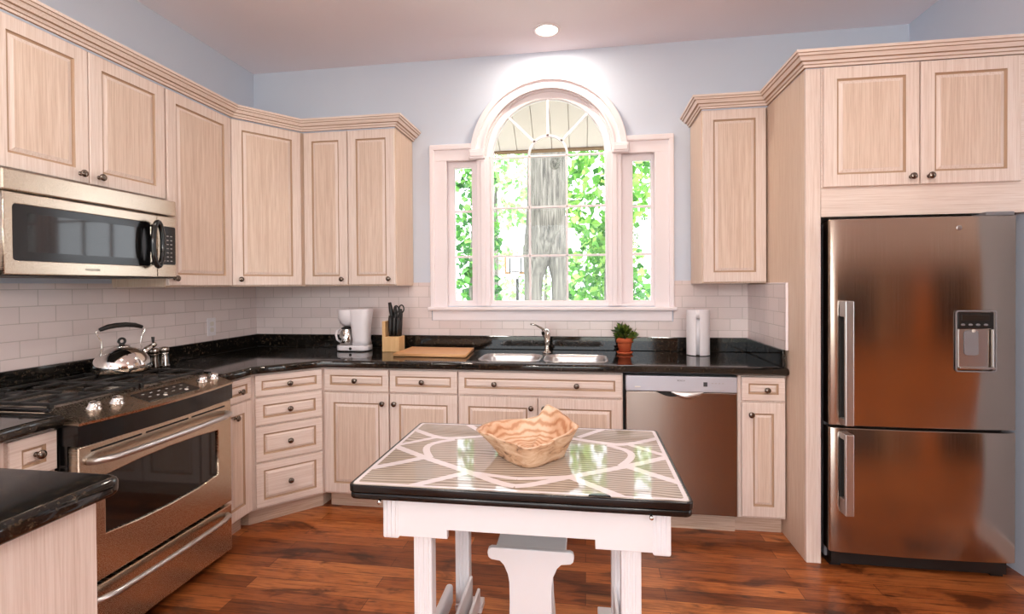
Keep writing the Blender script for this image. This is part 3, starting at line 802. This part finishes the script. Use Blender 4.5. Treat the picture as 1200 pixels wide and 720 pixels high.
# oven door
od = MB().mesh(curve_mesh([[(.004, .284), (W-.004, .284), (W-.004, .806), (.004, .806)],
     [(.105, .452), (.25, .438), (.40, .433), (.55, .438), (.685, .452), (.685, .672), (.55, .682), (.40, .686), (.25, .682), (.105, .672)]], .655, .70, .005, 2), XZ).build('oven_door', 'steel_h', rg)
MB().box(.09, -.690, .42, .70, -.66, .695).build('oven_glass', 'darkglass', od)
vs = MB()
for x0, x1 in ((.05, .26), (.28, .50), (.52, .73)): vs.box(x0, -.7012, .778, x1, -.69, .785)
vs.build('vent_slot', 'gasket', od)
def bar_handle(par, z, out, name='handle'):
    pts = [(.04, -.700, z), (.05, -.700-out*.55, z)] + [(.05+.68*i/12, -.700-out-bow(i, 12, .012), z+.0) for i in range(13)][1:-1] + [(W-.05, -.700-out*.55, z), (W-.04, -.700, z)]
    MB().tube(pts, .0125, 12).build(name, 'steel_light', par)
bar_handle(od, .745, .05)
dr = MB().box(.004, -.698, .035, W-.004, -.655, .268, .005).build('drawer', 'steel_h', rg)
bar_handle(dr, .226, .035)

# ------------------------------------------------------------------ things on the range and counters
kt = thing('kettle', 'polished steel whistling kettle on the rear burner', 'kettle', (.215, -1.315, .9645), R(75))
MB().lathe([(0, 0), (.095, 0), (.113, .005), (.121, .020), (.119, .040), (.110, .066), (.092, .092), (.066, .112), (.036, .123), (.028, .125)], n=40).build('body', 'chrome', kt)
ld = MB().lathe([(.034, .123), (.034, .127), (.02, .133), (0, .135)], n=28).build('lid', 'chrome', kt)
MB().tube([(.014*cos(a), 0, .151+.014*sin(a)) for a in [2*pi*i/16 for i in range(16)]], .006, 10, True).tube([(0, 0, .132), (0, 0, .138)], .006).build('lid_knob', 'blackmatte', ld)
MB().tube([(.085, 0, .070), (.11, 0, .092), (.142, 0, .114)], [.022, .017, .013], 16).build('spout', 'chrome', kt)
wh = MB().lathe([(.0, 0), (.014, 0), (.014, .016), (.010, .02), (0, .022)], (.142, 0, .112), Matrix.Rotation(R(50), 4, 'Y')).build('whistle_cap', 'nickel', kt)
MB().tube([(.146, 0, .124), (.146, 0, .158)], [.005, .008], 10).build('whistle_lever', 'blackmatte', kt)
hw = MB()
for s_ in (-1, 1):
    hw.tube([(s_*.094, 0, .088), (s_*.086, 0, .13), (s_*.090, 0, .165), (s_*.108, 0, .198), (s_*.106, 0, .212), (s_*.088, 0, .219)], .0035, 8)
hw.build('handle_wire', 'chrome', kt)
MB().tube([(-.094, 0, .215), (-.06, 0, .227), (-.02, 0, .232), (.02, 0, .232), (.06, 0, .227), (.094, 0, .215)], [.009, .012, .0125, .0125, .012, .009], 12).build('grip', 'blackmatte', kt)
def shaker(loc, lab, sc, m):
    o = thing('shaker', lab, 'shaker', loc, 0, 'shakers beside the range')
    MB().lathe([(0, 0), (.026*sc, 0), (.027*sc, .01), (.021*sc, .055), (.020*sc, .075), (.022*sc, .085)], n=20).build('body', m, o)
    MB().lathe([(.024*sc, .083), (.025*sc, .10), (.02*sc, .113), (0, .116)], n=20).build('cap', 'nickel', o)
shaker((.12, -1.035, CT), 'darker steel shaker right behind the kettle spout', 1.05, 'pewter')
shaker((.125, -.975, CT), 'bright steel shaker, right one of the pair beside the kettle', 1.1, 'chrome')

cm = thing('coffee_maker', 'white drip coffee maker on the black granite, left of the knife block', 'coffee maker', (.79, -.20, CT))
MB().mesh(curve_mesh([rrect(-.005, -.07, .225, .075, .05)], 0, .006)).build('foot_ring', 'blackmatte', cm)
MB().mesh(curve_mesh([rrect(-.005, -.07, .225, .075, .05)], .006, .042, .006, 2)).build('base', 'white_plastic', cm)
t = bmesh.new(); rings = []
for z, x0, x1, y in ((.04, .105, .225, .062), (.08, .108, .218, .06), (.18, .098, .222, .062), (.285, .088, .235, .066), (.295, .09, .233, .064)):
    rings.append([t.verts.new((px, py, z)) for px, py in rrect(x0, -y, x1, y, .04)])
for a, b in zip(rings, rings[1:]):
    for i in range(len(a)): t.faces.new((a[i], a[(i+1) % len(a)], b[(i+1) % len(a)], b[i]))
t.faces.new(rings[-1]); t.faces.new(rings[0]); bmesh.ops.recalc_face_normals(t, faces=t.faces)
for f in t.faces: f.smooth = len(f.verts) == 4
MB().merge(t).build('water_tank', 'white_plastic', cm)
MB().lathe([(0, .172), (.03, .172), (.05, .19), (.066, .225), (.070, .285), (.068, .29), (0, .292)], (.062, 0, 0), n=28).build('filter_basket', 'white_plastic', cm)
cf = MB().lathe([(0, .046), (.05, .046), (.056, .06), (.055, .10), (.046, .135), (.036, .15), (.038, .155)], (.055, 0, 0), n=24).build('carafe', 'chrome', cm)
MB().lathe([(.039, .152), (.04, .160), (.02, .168), (0, .169)], (.055, 0, 0), n=24).build('carafe_lid', 'blackmatte', cf)
MB().tube([(.02, -.035, .148), (.012, -.065, .142), (.014, -.082, .12), (.02, -.078, .085), (.03, -.05, .066)], .0075, 10).build('carafe_handle', 'white_plastic', cf)
MB().lathe([(0, 0), (.010, 0), (.010, .004), (0, .005)], (.112, -.068, .022), Matrix.Rotation(R(90), 4, 'X'), 16).build('switch', 'blackmatte', cm)

kbk = thing('knife_block', 'pale wooden knife block filled with black handled knives', 'knife block', (1.125, -.20, CT))
t = MB(); t.box(0, -.055, 0, .122, .055, .105, .004); t.box(0, -.055, .10, .022, .055, .21, .004); t.build('block', 'bamboo', kbk)
KN = [(.052, -.03, .11, .245, 0), (.077, -.03, .11, .235, .03), (.103, -.03, .11, .24, .04), (.060, .014, .11, .335, -.12), (.077, .014, .11, .305, -.03), (.103, .014, .11, .29, .03)]
for i, (x, y, z, z2, ln) in enumerate(KN):
    k = thing('knife', ['black handled knife in the front row of the block, left', 'black handled knife in the front row of the block, middle', 'black handled knife in the front row of the block, right',
        'black handled knife standing highest at the left of the block', 'black handled knife in the back row of the block, middle', 'black handled knife in the back row of the block, right'][i], 'knife', (1.125+x, -.20+y, CT+.1065), 0, 'knives in the wooden block')
    h = z2-.104
    MB().tube([(0, 0, 0), (ln*h*.3, 0, h*.35), (ln*h*.8, 0, h*.8), (ln*h*1.1, 0, h)], [.012, .0145, .015, .011], 10).build('handle', 'blackmatte', k)
    MB().box(-.007, -.0012, 0, .007, .0012, .004).build('blade', 'nickel', k)
sc_ = thing('scissors', 'black handled kitchen scissors stuck in the right of the knife block', 'scissors', (1.125+.113, -.20-.01, CT+.104), 0)
for dx, dz, n_ in ((-.026, .185, 0), (.012, .19, 1)):
    MB().tube([(dx+.017*cos(a), 0, dz+.026*sin(a)) for a in [2*pi*i/18 for i in range(18)]], .0048, 8, True).build('finger_loop', 'blackmatte', sc_)
MB().tube([(-.022, 0, .16), (-.006, 0, .07), (-.004, 0, 0)], [.006, .007, .008]).tube([(.008, 0, .165), (0, 0, .07), (-.003, 0, 0)], [.006, .007, .008]).build('shank', 'blackmatte', sc_)

cb = MB().mesh(curve_mesh([[(1.285, -.455), (1.765, -.475), (1.742, -.135), (1.288, -.115)]], CT+.001, CT+.022, .004, 2))
tag(cb.build('cutting_board', 'boardwood'), 'rectangular wooden cutting board lying on the granite left of the sink', 'cutting board')

pp = thing('potted_plant', 'small bushy green plant in a terracotta pot, right of the sink', 'plant', (2.755, -.185, CT))
pot = MB().lathe([(0, .012), (.036, .012), (.046, .072), (.047, .075), (.054, .075), (.055, .105), (.05, .106), (.047, .095), (0, .093)], n=32).build('pot', 'terracotta', pp)
MB().lathe([(0, 0), (.045, 0), (.054, .014), (.051, .016), (.042, .008), (0, .008)], n=32).build('saucer', 'terracotta', pp)
MB().lathe([(0, .097), (.047, .096)], n=24).build('soil', 'soil', pp)
def leaves(n, fn, size, seed, aspect=.45):
    r = random.Random(seed); V = []; F = []
    for i in range(n):
        p, d = fn(r); s_ = size*(.6+.8*r.random())
        u = Vector((r.gauss(0, 1), r.gauss(0, 1), r.gauss(0, 1))); u = (d*1.2+u*.7).normalized(); v = u.orthogonal().normalized()
        v = (Matrix.Rotation(r.random()*6.28, 3, u) @ v); w = u.cross(v); b = len(V)
        V += [p, p+u*s_*.5+v*s_*aspect+w*s_*.08, p+u*s_, p+u*s_*.5-v*s_*aspect+w*s_*.08]; F += [(b, b+1, b+2, b+3)]
    me = bpy.data.meshes.new('l'); me.from_pydata([tuple(x) for x in V], [], F); return me
def tuft(r):
    a = r.random()*2*pi; e = .15+r.random()*1.3; d = Vector((cos(a)*cos(e), sin(a)*cos(e), sin(e)))
    return Vector((0, 0, .10))+d*(.015+.055*r.random()), d
MB().mesh(leaves(150, tuft, .044, 3, .26)).build('foliage', 'leafpot', pp)

pt = thing('paper_towel_holder', 'white paper towel holder with a roll on the granite, right of the plant', 'paper towel holder', (3.212, -.185, CT))
MB().lathe([(0, 0), (.072, 0), (.072, .004), (0, .004)], n=40).build('base', 'blackmatte', pt)
MB().lathe([(.015, .006), (.052, .006), (.052, .272), (.015, .272)], n=40).build('paper_roll', 'white_plastic', pt)
# open sleeve: the slit shows the roll inside
t = bmesh.new(); a0 = R(-103+9); cols = []
for i in range(49):
    a = a0+(2*pi-R(18))*i/48
    cols.append([t.verts.new((r*cos(a), r*sin(a), z)) for r, z in ((.070, .004), (.070, .286), (.064, .286), (.064, .004))])
for a, b in zip(cols, cols[1:]):
    for q in range(4): t.faces.new((a[q], b[q], b[(q+1) % 4], a[(q+1) % 4]))
t.faces.new(cols[0]); t.faces.new(cols[-1])
bmesh.ops.recalc_face_normals(t, faces=t.faces)
MB().merge(t).build('sleeve', 'white_plastic', pt)
MB().mesh(curve_mesh([arc(0, 0, .0702, R(-93.5), R(-112.5), 6)+list(reversed(arc(0, 0, .064, R(-93.5), R(-112.5), 6)))], .235, .286)).build('sleeve_bridge', 'white_plastic', pt)

ol = thing('wall_outlet', 'white electrical outlet on the left tile wall above the granite', 'outlet', (.010, -.475, 1.115), R(90))
MB().mesh(curve_mesh([rrect(-.037, -.06, .037, .06, .006)], 0, .006, .002, 2), XZ).build('cover_plate', 'white_plastic', ol)
for z in (-.02, .02): MB().mesh(curve_mesh([rrect(-.016, z-.014, .016, z+.014, .007)], .006, .008), XZ).build('socket', 'button', ol)

# ------------------------------------------------------------------ island table
tx0, tx1, ty0, ty1, tz = 1.768, 2.805, -2.022, -1.318, .765
tb = thing('kitchen_table', 'vintage white kitchen table with a black edged patterned enamel top', 'table', (2.285, -1.67, 0), R(.4))
hw_, hd_ = (tx1-tx0)/2, (ty1-ty0)/2
def rr(h, v, r): return rrect(-h, -v, h, v, r, 5)
top = MB().mesh(curve_mesh([rr(hw_-.009, hd_-.009, .015)], tz-.012, tz, .002, 2)).build('tabletop', 'enamel', tb)
MB().mesh(curve_mesh([rr(hw_, hd_, .022), rr(hw_-.010, hd_-.010, .014)], tz-.024, tz-.0005, .004, 3)).build('top_edge', 'black', tb)
MB().mesh(curve_mesh([rr(hw_-.002, hd_-.004, .022)], tz-.047, tz-.0245, .008, 3)).build('extension_leaf', 'black', tb)
MB().mesh(curve_mesh([[(.032*cos(pi*i/14), .014*sin(pi*i/14)) for i in range(15)]], tz, tz+.004, .001, 1)).build('leaf_catch', 'black', tb, loc=(.255, -hd_+.008, 0))
for x in (-.415, .40): MB().lathe([(0, 0), (.006, 0), (.006, .008), (0, .010)], (x, -hd_+.006, tz-.050), Matrix.Rotation(R(90), 4, 'X'), 12).build('leaf_clip', 'chrome', tb)
# painted white bands of the top, mirrored left and right
bands = [
 ([(-.51, -.215), (-.43, -.155), (-.345, -.08)], .032),
 ([(-.51, .02), (-.34, -.10), (-.165, -.205), (-.05, -.285), (0, -.300)], .030),
 ([(-.51, .24), (-.365, .13), (-.28, .148), (-.15, .20), (0, .215)], .028),
 ([(-.51, .025), (-.37, .155)], .024),
 ([(-.30, .125), (-.36, .085), (-.385, .04), (-.375, -.015), (-.335, -.09)], .026),
 ([(-.32, -.340), (-.17, -.21)], .030),
 ([(-.30, .345), (-.19, .21)], .026),
 ([(-.165, -.205), (-.04, -.235), (0, -.240)], .022),
]
def ribbon(pts, wd):
    # smooth the polyline a little, then widen it
    P = [Vector(p) for p in pts]
    for _ in range(2):
        Q = [P[0]]
        for a, b in zip(P, P[1:]): Q += [a*.75+b*.25, a*.25+b*.75]
        P = Q+[P[-1]]
    t = bmesh.new(); L_ = []; Z_ = tz+.0004+random.random()*.0002
    for i, p in enumerate(P):
        d = (P[min(i+1, len(P)-1)]-P[max(i-1, 0)]).normalized(); nn = Vector((-d.y, d.x))*wd/2
        q = []
        for s_ in (1, -1):
            v = p+nn*s_; v.x = max(-hw_+.012, min(hw_-.012, v.x)); v.y = max(-hd_+.012, min(hd_-.012, v.y)); q.append(t.verts.new((v.x, v.y, Z_)))
        L_.append(q)
    for a, b in zip(L_, L_[1:]): t.faces.new((a[0], a[1], b[1], b[0]))
    bmesh.ops.recalc_face_normals(t, faces=t.faces)
    for f in t.faces:
        if f.normal.z < 0: f.normal_flip()
    return t
pm = MB()
for pts, wd in bands:
    pm.merge(ribbon(pts, wd)); pm.merge(ribbon([(-x, y) for x, y in pts], wd))
t = bmesh.new()
o1, o2 = rr(hw_-.012, hd_-.012, .012), rr(hw_-.024, hd_-.024, .01)
va = [t.verts.new((x, y, tz+.0003)) for x, y in o1]; vb = [t.verts.new((x, y, tz+.0003)) for x, y in o2]
for i in range(len(va)): t.faces.new((va[i], va[(i+1) % len(va)], vb[(i+1) % len(va)], vb[i]))
pm.merge(t)
pm.build('painted_bands', 'enamelwhite', top)
# apron with stepped lower edge
AZ = tz-.047
ax0, ax1, ay0, ay1 = -.418, .458, -.305, .285
def apron(x0, x1, y):
    pts = [(x0, AZ), (x1, AZ), (x1, .590), (x1-.215, .590), (x1-.215, .618), (x0+.205, .618), (x0+.205, .590), (x0, .590)]
    return MB().mesh(curve_mesh([pts], -y-.022, -y, .002, 2), XZ)
apron(ax0, ax1, ay0).build('apron', 'tablewhite', tb); apron(ax0, ax1, ay1-.022).build('apron', 'tablewhite', tb)
for x in (ax0, ax1-.022): MB().box(x, ay0, .60, x+.022, ay1, AZ, .002).build('apron', 'tablewhite', tb)
for x, y in ((ax0, ay0), (ax1, ay0), (ax0, ay1), (ax1, ay1)):
    sx, sy = (1 if x < 0 else -1), (1 if y < 0 else -1)
    c = MB().box(x-sx*.004, y-sy*.004, .583, x+sx*.048, y+sy*.048, AZ, .006, 3)
    for k in range(3): c.box(x+sx*(.004+k*.014), y-sy*.009, .59, x+sx*(.012+k*.014), y, AZ-.004, .002)
    c.build('corner_post', 'tablewhite', tb)
LXs = (-.302, .350); LYs = (-.255, .262)
for lx in LXs:
    for ly in LYs:
        lg = MB()
        lg.box(lx-.030, ly-.024, 0.0, lx+.030, ly+.024, .60, .004)
        for dx in (-.016, 0, .016): lg.box(lx+dx-.005, ly-.028, .04, lx+dx+.005, ly-.020, .598, .003)
        lg.build('leg', 'tablewhite', tb)
    si = 1 if lx < 0 else -1
    for off, zt, th in ((.040, .155, .013), (.072, .105, .013)) if lx < 0 else ((.018, .155, .013), (-.012, .105, .013)):
        MB().box(lx+si*off-th/2, LYs[0]+.026, .03, lx+si*off+th/2, LYs[1]-.026, zt, .004).build('foot_rail', 'tablewhite', tb)
    br = MB().tube([(lx-si*.052, LYs[1]-.04, z) for z in (.012, .05, .09, .12)], [.020, .026, .024, .010], 14); br.bm.clear(); br.box(lx-si*.037, LYs[0]+.026, .03, lx-si*.068, LYs[1]-.026, .118, .014, 4); br.build('foot_rail', 'tablewhite', tb)
    for yy in LYs: MB().box(min(lx-si*.03, lx+si*.085), yy-.035, .0, max(lx-si*.03, lx+si*.085), yy+.035, .030, .004).build('cross_foot', 'tablewhite', tb)

# bench pushed under the table
bn = thing('bench', 'small white bench with a vase shaped end, pushed under the kitchen table', 'bench', (2.308, -1.74, 0), R(.4))
half = [(0, .452), (.140, .452), (.150, .446), (.153, .432), (.150, .418), (.140, .410), (.108, .406), (.094, .392), (.080, .36), (.075, .33), (.074, .26), (.076, .20), (.080, .12), (.088, .05), (.092, 0), (.05, 0), (.04, .02), (0, .03)]
outl = half + [(-x, z) for x, z in reversed(half) if x > 0]
MB().mesh(curve_mesh([outl], -.011, .011, .003, 2), XZ).build('end_panel', 'tablewhite', bn)
MB().mesh(curve_mesh([[(x*.8, z) for x, z in outl]], -.30, -.278, .003, 2), XZ).build('end_panel', 'tablewhite', bn)
MB().box(-.125, .012, .425, .125, .277, .450, .004).build('seat', 'tablewhite', bn)
MB().box(-.012, .012, .14, .012, .277, .22, .004).build('stretcher', 'tablewhite', bn)

# root-wood bowl on the table
bo = thing('wooden_bowl', 'carved root wood bowl with an uneven rim on the enamel table', 'bowl', (2.29, -1.69, tz+.0012))
def lerp_cyc(tab, a):
    a %= 360
    for (a0, v0), (a1, v1) in zip(tab, tab[1:]+[(tab[0][0]+360, tab[0][1])]):
        for aa in (a, a+360):
            if a0 <= aa <= a1:
                s_ = (aa-a0)/(a1-a0); s_ = s_*s_*(3-2*s_); return v0+(v1-v0)*s_
RT = [(5, .190), (17, .168), (33, .160), (52, .168), (66, .165), (80, .142), (98, .138), (137, .163), (165, .180), (182, .186), (209, .132), (235, .118), (255, .124), (278, .163), (304, .150), (328, .146), (350, .172)]
HT = [(5, .108), (17, .117), (33, .128), (52, .140), (66, .150), (80, .104), (98, .094), (137, .093), (165, .090), (182, .088), (209, .083), (235, .080), (252, .078), (278, .078), (304, .083), (328, .093), (350, .103)]
BT = [(17, .135), (90, .09), (174, .110), (215, .088), (240, .095), (278, .125), (323, .106)]
t = bmesh.new(); na = 90; rg_ = []
prof_o = [(-1, 0), (0, 0), (.06, .10), (.35, .42), (.72, .76), (.95, .95), (1.0, 1.0)]; prof_i = [(1.0, 1.0), (.93, 1.0), (.87, .90), (.80, .66), (.70, .44), (.52, .30), (.26, .24), (0, .23)]
for k, (pr, ph) in enumerate(prof_o+prof_i):
    inner = k >= len(prof_o)
    if k == len(prof_o): continue
    if pr < 0: rg_.append([t.verts.new((.012, -.02, 0))]); continue
    if inner and pr == 0: rg_.append([t.verts.new((.012, -.02, .020))]); continue
    ring = []
    for i in range(na):
        a = 360*i/na; rr_ = lerp_cyc(RT, a); h = lerp_cyc(HT, a); rb_ = lerp_cyc(BT, a)
        w_ = 1+.012*sin(R(a*5)+1)+.008*sin(R(a*9)+k*.6)
        if inner: r = rr_*pr*w_; z = max(.018, h*ph+.002*sin(R(a*7)+k))
        else: r = (rb_+(rr_-rb_)*pr)*w_; z = h*ph
        f_ = (1-r/max(rr_, .01))
        ring.append(t.verts.new((.012*f_+r*cos(R(a)), -.02*f_+r*sin(R(a)), z)))
    rg_.append(ring)
outer_n = len(prof_o)-1
for k, (a, b) in enumerate(zip(rg_, rg_[1:])):
    for i in range(na):
        q = []
        for v in (a[i % len(a)], a[(i+1) % len(a)], b[(i+1) % len(b)], b[i % len(b)]):
            if v not in q: q.append(v)
        f = t.faces.new(q); f.smooth = True; f.material_index = 1 if k < outer_n-1 else 0
bmesh.ops.recalc_face_normals(t, faces=t.faces)
mb = MB(); me = bpy.data.meshes.new('tmp'); t.to_mesh(me); t.free(); mb.bm.from_mesh(me)
mb.build('bowl_body', ['bowlwood', 'bowlbark'], bo, smooth=True)

# ------------------------------------------------------------------ outside
struct(MB().box(-40, -40, -.7, 50, 80, -.6).build('ground_yard', 'lawn'), 'pale sunlit ground outside')
# porch roof: boards sloping down away from the house
pr_ = thing('porch_roof', 'cream boarded eave seen through the top of the arched window', 'roof', (0, 0, 0))
an = atan2(3.11-2.565, .9-.15)
mxr = Matrix.Translation((2.2, .9, 2.60)) @ Matrix.Rotation(-an, 4, 'X')
bp = MB()
for i in range(17):
    x = -1.3+i*.155; t = bmesh.new(); bmesh.ops.create_cube(t, size=1); bmesh.ops.scale(t, vec=(.151, 1.0, .02), verts=t.verts)
    bp.merge(t, mxr @ Matrix.Translation((x, -.47, .012)))
t = bmesh.new(); bmesh.ops.create_cube(t, size=1); bmesh.ops.scale(t, vec=(2.7, 1.0, .02), verts=t.verts); bp.merge(t, mxr @ Matrix.Translation((0, -.47, .034)))
bp.build('boards', 'cream', pr_, bevel=.003)
t = bmesh.new(); bmesh.ops.create_cube(t, size=1); bmesh.ops.scale(t, vec=(2.7, .03, .045), verts=t.verts)
MB().merge(t, mxr @ Matrix.Translation((0, .04, .012))).build('eave_edge', 'brownedge', pr_)

def foliage_fn(c, rad):
    c = Vector(c)
    def fn(r):
        while True:
            d = Vector((r.uniform(-1, 1), r.uniform(-1, 1), r.uniform(-1, 1)))
            if .05 < d.length < 1: break
        k = d.length; d2 = d.normalized()*(k**.5)
        # clumps
        cl = sin(d2.x*5.1+c.x)*sin(d2.z*4.3+c.y)*sin(d2.y*4+1)
        p = c+Vector((d2.x*rad[0], d2.y*rad[1], d2.z*rad[2]))*(1+.12*cl)
        return p, Vector((d2.x*.4, d2.y*.4-.2, d2.z*.3-.3))
    return fn
def tree(name, label, base, blobs, n, size, m, seed, trunk_r=.12, group='trees and shrubs beyond the window'):
    o = thing(name, label, 'tree' if name == 'tree' else 'shrub', (base[0], base[1], -.6), 0, group)
    mb = MB()
    for q, (c, rad) in enumerate(blobs):
        mb.mesh(leaves(int(n*rad[0]*rad[2]), foliage_fn((c[0]-base[0], c[1]-base[1], c[2]+.6), rad), size, seed+q, .42))
    mb.build('foliage', m, o)
    top_ = max(b[0][2] for b in blobs)+.6
    MB().tube([(0, 0, 0), (.03, 0, top_*.5), (.05, .05, top_)], [trunk_r, trunk_r*.8, trunk_r*.3], 10).build('trunk', 'bark', o)
    return o
bt_ = thing('tree', 'massive grey barked tree trunk in the middle of the arched window', 'tree', (1.80, 5.5, -.6))
tr = MB().tube([(-.27, -.03, 0), (-.25, -.02, 1.4), (-.23, 0, 2.1), (-.16, 0, 2.55), (-.02, 0, 3.0), (.02, 0, 3.6), (.03, 0, 4.6), (.03, 0, 6.5), (.0, 0, 9)], [.19, .15, .17, .27, .35, .36, .355, .35, .33], 28)
tr.tube([(.24, .04, 0), (.23, .03, 1.4), (.23, .03, 2.1), (.18, .02, 2.6), (.12, 0, 3.2)], [.15, .125, .14, .21, .25], 22)
tr.tube([(.10, -.18, 3.98), (.22, -.34, 4.22), (.26, -.44, 4.34)], [.14, .085, .05], 14)
tr.build('trunk', 'bark', bt_)
tree('tree', 'dense green tree right of the massive trunk, filling the right of the arched window', (3.0, 8.0), [((2.95, 8, 3.6), (.95, .9, 1.5)), ((3.2, 8.4, 1.9), (.6, .5, .9)), ((2.6, 8.6, 1.7), (.5, .6, .8))], 620, .19, 'leaf1', 11)
tree('tree', 'pale airy tree left of the massive trunk, high in the arched window', (-.35, 12.0), [((.5, 12, 5.0), (1.0, .8, .8)), ((1.2, 11, 3.7), (.6, .6, .8)), ((-.2, 12, 3.6), (.6, .6, .5))], 420, .2, 'leaf2', 21)
tree('shrub', 'low light green shrub behind the basketball hoop', (.3, 24.0), [((-.3, 24, 2.9), (2.6, .8, .8)), ((-1.6, 24, 1.3), (1.2, .8, .6)), ((.9, 24, 1.0), (.8, .8, .9))], 200, .3, 'leaf2', 31)
tree('tree', 'dark green tree seen through the narrow left side window', (.55, 5.0), [((.62, 5, 2.2), (.38, .4, .75)), ((.62, 5, 1.2), (.38, .4, .5)), ((.6, 5.2, 3.3), (.35, .3, .35))], 1300, .13, 'leaf3', 41)
tree('tree', 'bright green tree seen through the narrow right side window', (4.35, 6.0), [((4.1, 6, 3.5), (.55, .4, .6)), ((4.15, 6, 2.3), (.4, .4, .4)), ((4.1, 6, 1.4), (.5, .4, .6))], 650, .15, 'leaf1', 51)
tree('shrub', 'low shrub at the bottom right of the arched window', (2.75, 10.0), [((2.7, 10, 1.2), (.8, .6, .5)), ((3.5, 10, 1.0), (.7, .6, .6))], 650, .16, 'leaf3', 61)
bh = thing('basketball_hoop', 'basketball hoop on a dark pole far outside, left of the massive trunk', 'basketball hoop', (-.915, 21.2, -.6))
MB().mesh(curve_mesh([rrect(-.62, 2.52, .50, 3.42, .05)], -.02, .02), XZ).build('backboard', 'white_plastic', bh)
MB().mesh(curve_mesh([rrect(-.62, 2.52, .50, 3.42, .05), rrect(-.52, 2.66, .40, 3.40, .03)], .021, .03), XZ).build('board_border', 'brownedge', bh)
MB().box(-.38, -.06, 2.62, -.32, -.03, 3.36).box(.20, -.06, 2.62, .26, -.03, 3.36).build('bracket', 'blackmatte', bh)
MB().lathe([(.075, 0), (.075, 2.6)], (0, .2, 0), n=14).build('pole', 'blackmatte', bh)
MB().tube([(.23*cos(a)-.05, -.30+.23*sin(a), 2.66) for a in [2*pi*i/20 for i in range(20)]], .02, 8, True).build('rim', 'blackmatte', bh)
nt = MB()
for i in range(10):
    a = 2*pi*i/10; b = a+.5; nt.tube([(.22*cos(a)-.05, -.30+.22*sin(a), 2.65), (.13*cos(b)-.05, -.30+.13*sin(b), 2.30)], .012, 6); b = a-.5
    nt.tube([(.22*cos(a)-.05, -.30+.22*sin(a), 2.65), (.13*cos(b)-.05, -.30+.13*sin(b), 2.30)], .012, 6)
nt.build('net', 'white_plastic', bh)

# ------------------------------------------------------------------ light
def area(loc, size, power, col=(1, .9, .8), rot=(0, 0, 0), spread=180):
    l = bpy.data.lights.new('ceiling_lamp_or_fill', 'AREA'); l.shape = 'DISK'; l.size = size; l.energy = power; l.color = col; l.spread = R(spread)
    o = bpy.data.objects.new('ceiling_lamp_or_fill', l); C.objects.link(o); o.location = loc; o.rotation_euler = rot; return o
area((2.27, -.296, H-.014), .13, 8, (1, .86, .72))
for x, y, e in ((1.35, -2.5, 13), (3.45, -2.5, 13), (2.3, -5.8, 14), (7.8, -3.6, 60)):  # unseen lamps added to light the room; the strongest brightens the adjoining room
    area((x, y, H-.02), .25, e, (1, .92, .84))
for x, y in ((1.3, -5.0), (3.3, -5.0)):      # unseen fill lamps added behind the viewer to brighten the ceiling
    l = bpy.data.lights.new('fill_lamp', 'POINT'); l.energy = 50; l.color = (1, .93, .86); l.shadow_soft_size = .16
    o = bpy.data.objects.new('fill_lamp', l); C.objects.link(o); o.location = (x, y, 2.15)
su = bpy.data.lights.new('sun', 'SUN'); su.energy = 4.2; su.angle = R(2); su.color = (1, .96, .88)
so = bpy.data.objects.new('sun', su); C.objects.link(so); so.rotation_euler = (R(38), R(14), 0)
wd = bpy.data.worlds.new('world'); S.world = wd; wd.use_nodes = True
bg = wd.node_tree.nodes['Background']; bg.inputs[0].default_value = (.90, .95, 1.0, 1); bg.inputs[1].default_value = 3.2

S.view_settings.view_transform = 'Standard'; S.view_settings.look = 'None'; S.view_settings.exposure = .36; S.view_settings.gamma = 1; S.view_settings.use_curve_mapping = False
S.cycles.use_denoising = True
S.cycles.max_bounces = 10; S.cycles.diffuse_bounces = 5; S.cycles.glossy_bounces = 4; S.cycles.transparent_max_bounces = 16
S.cycles.sample_clamp_indirect = 6; S.cycles.caustics_reflective = False; S.cycles.caustics_refractive = False
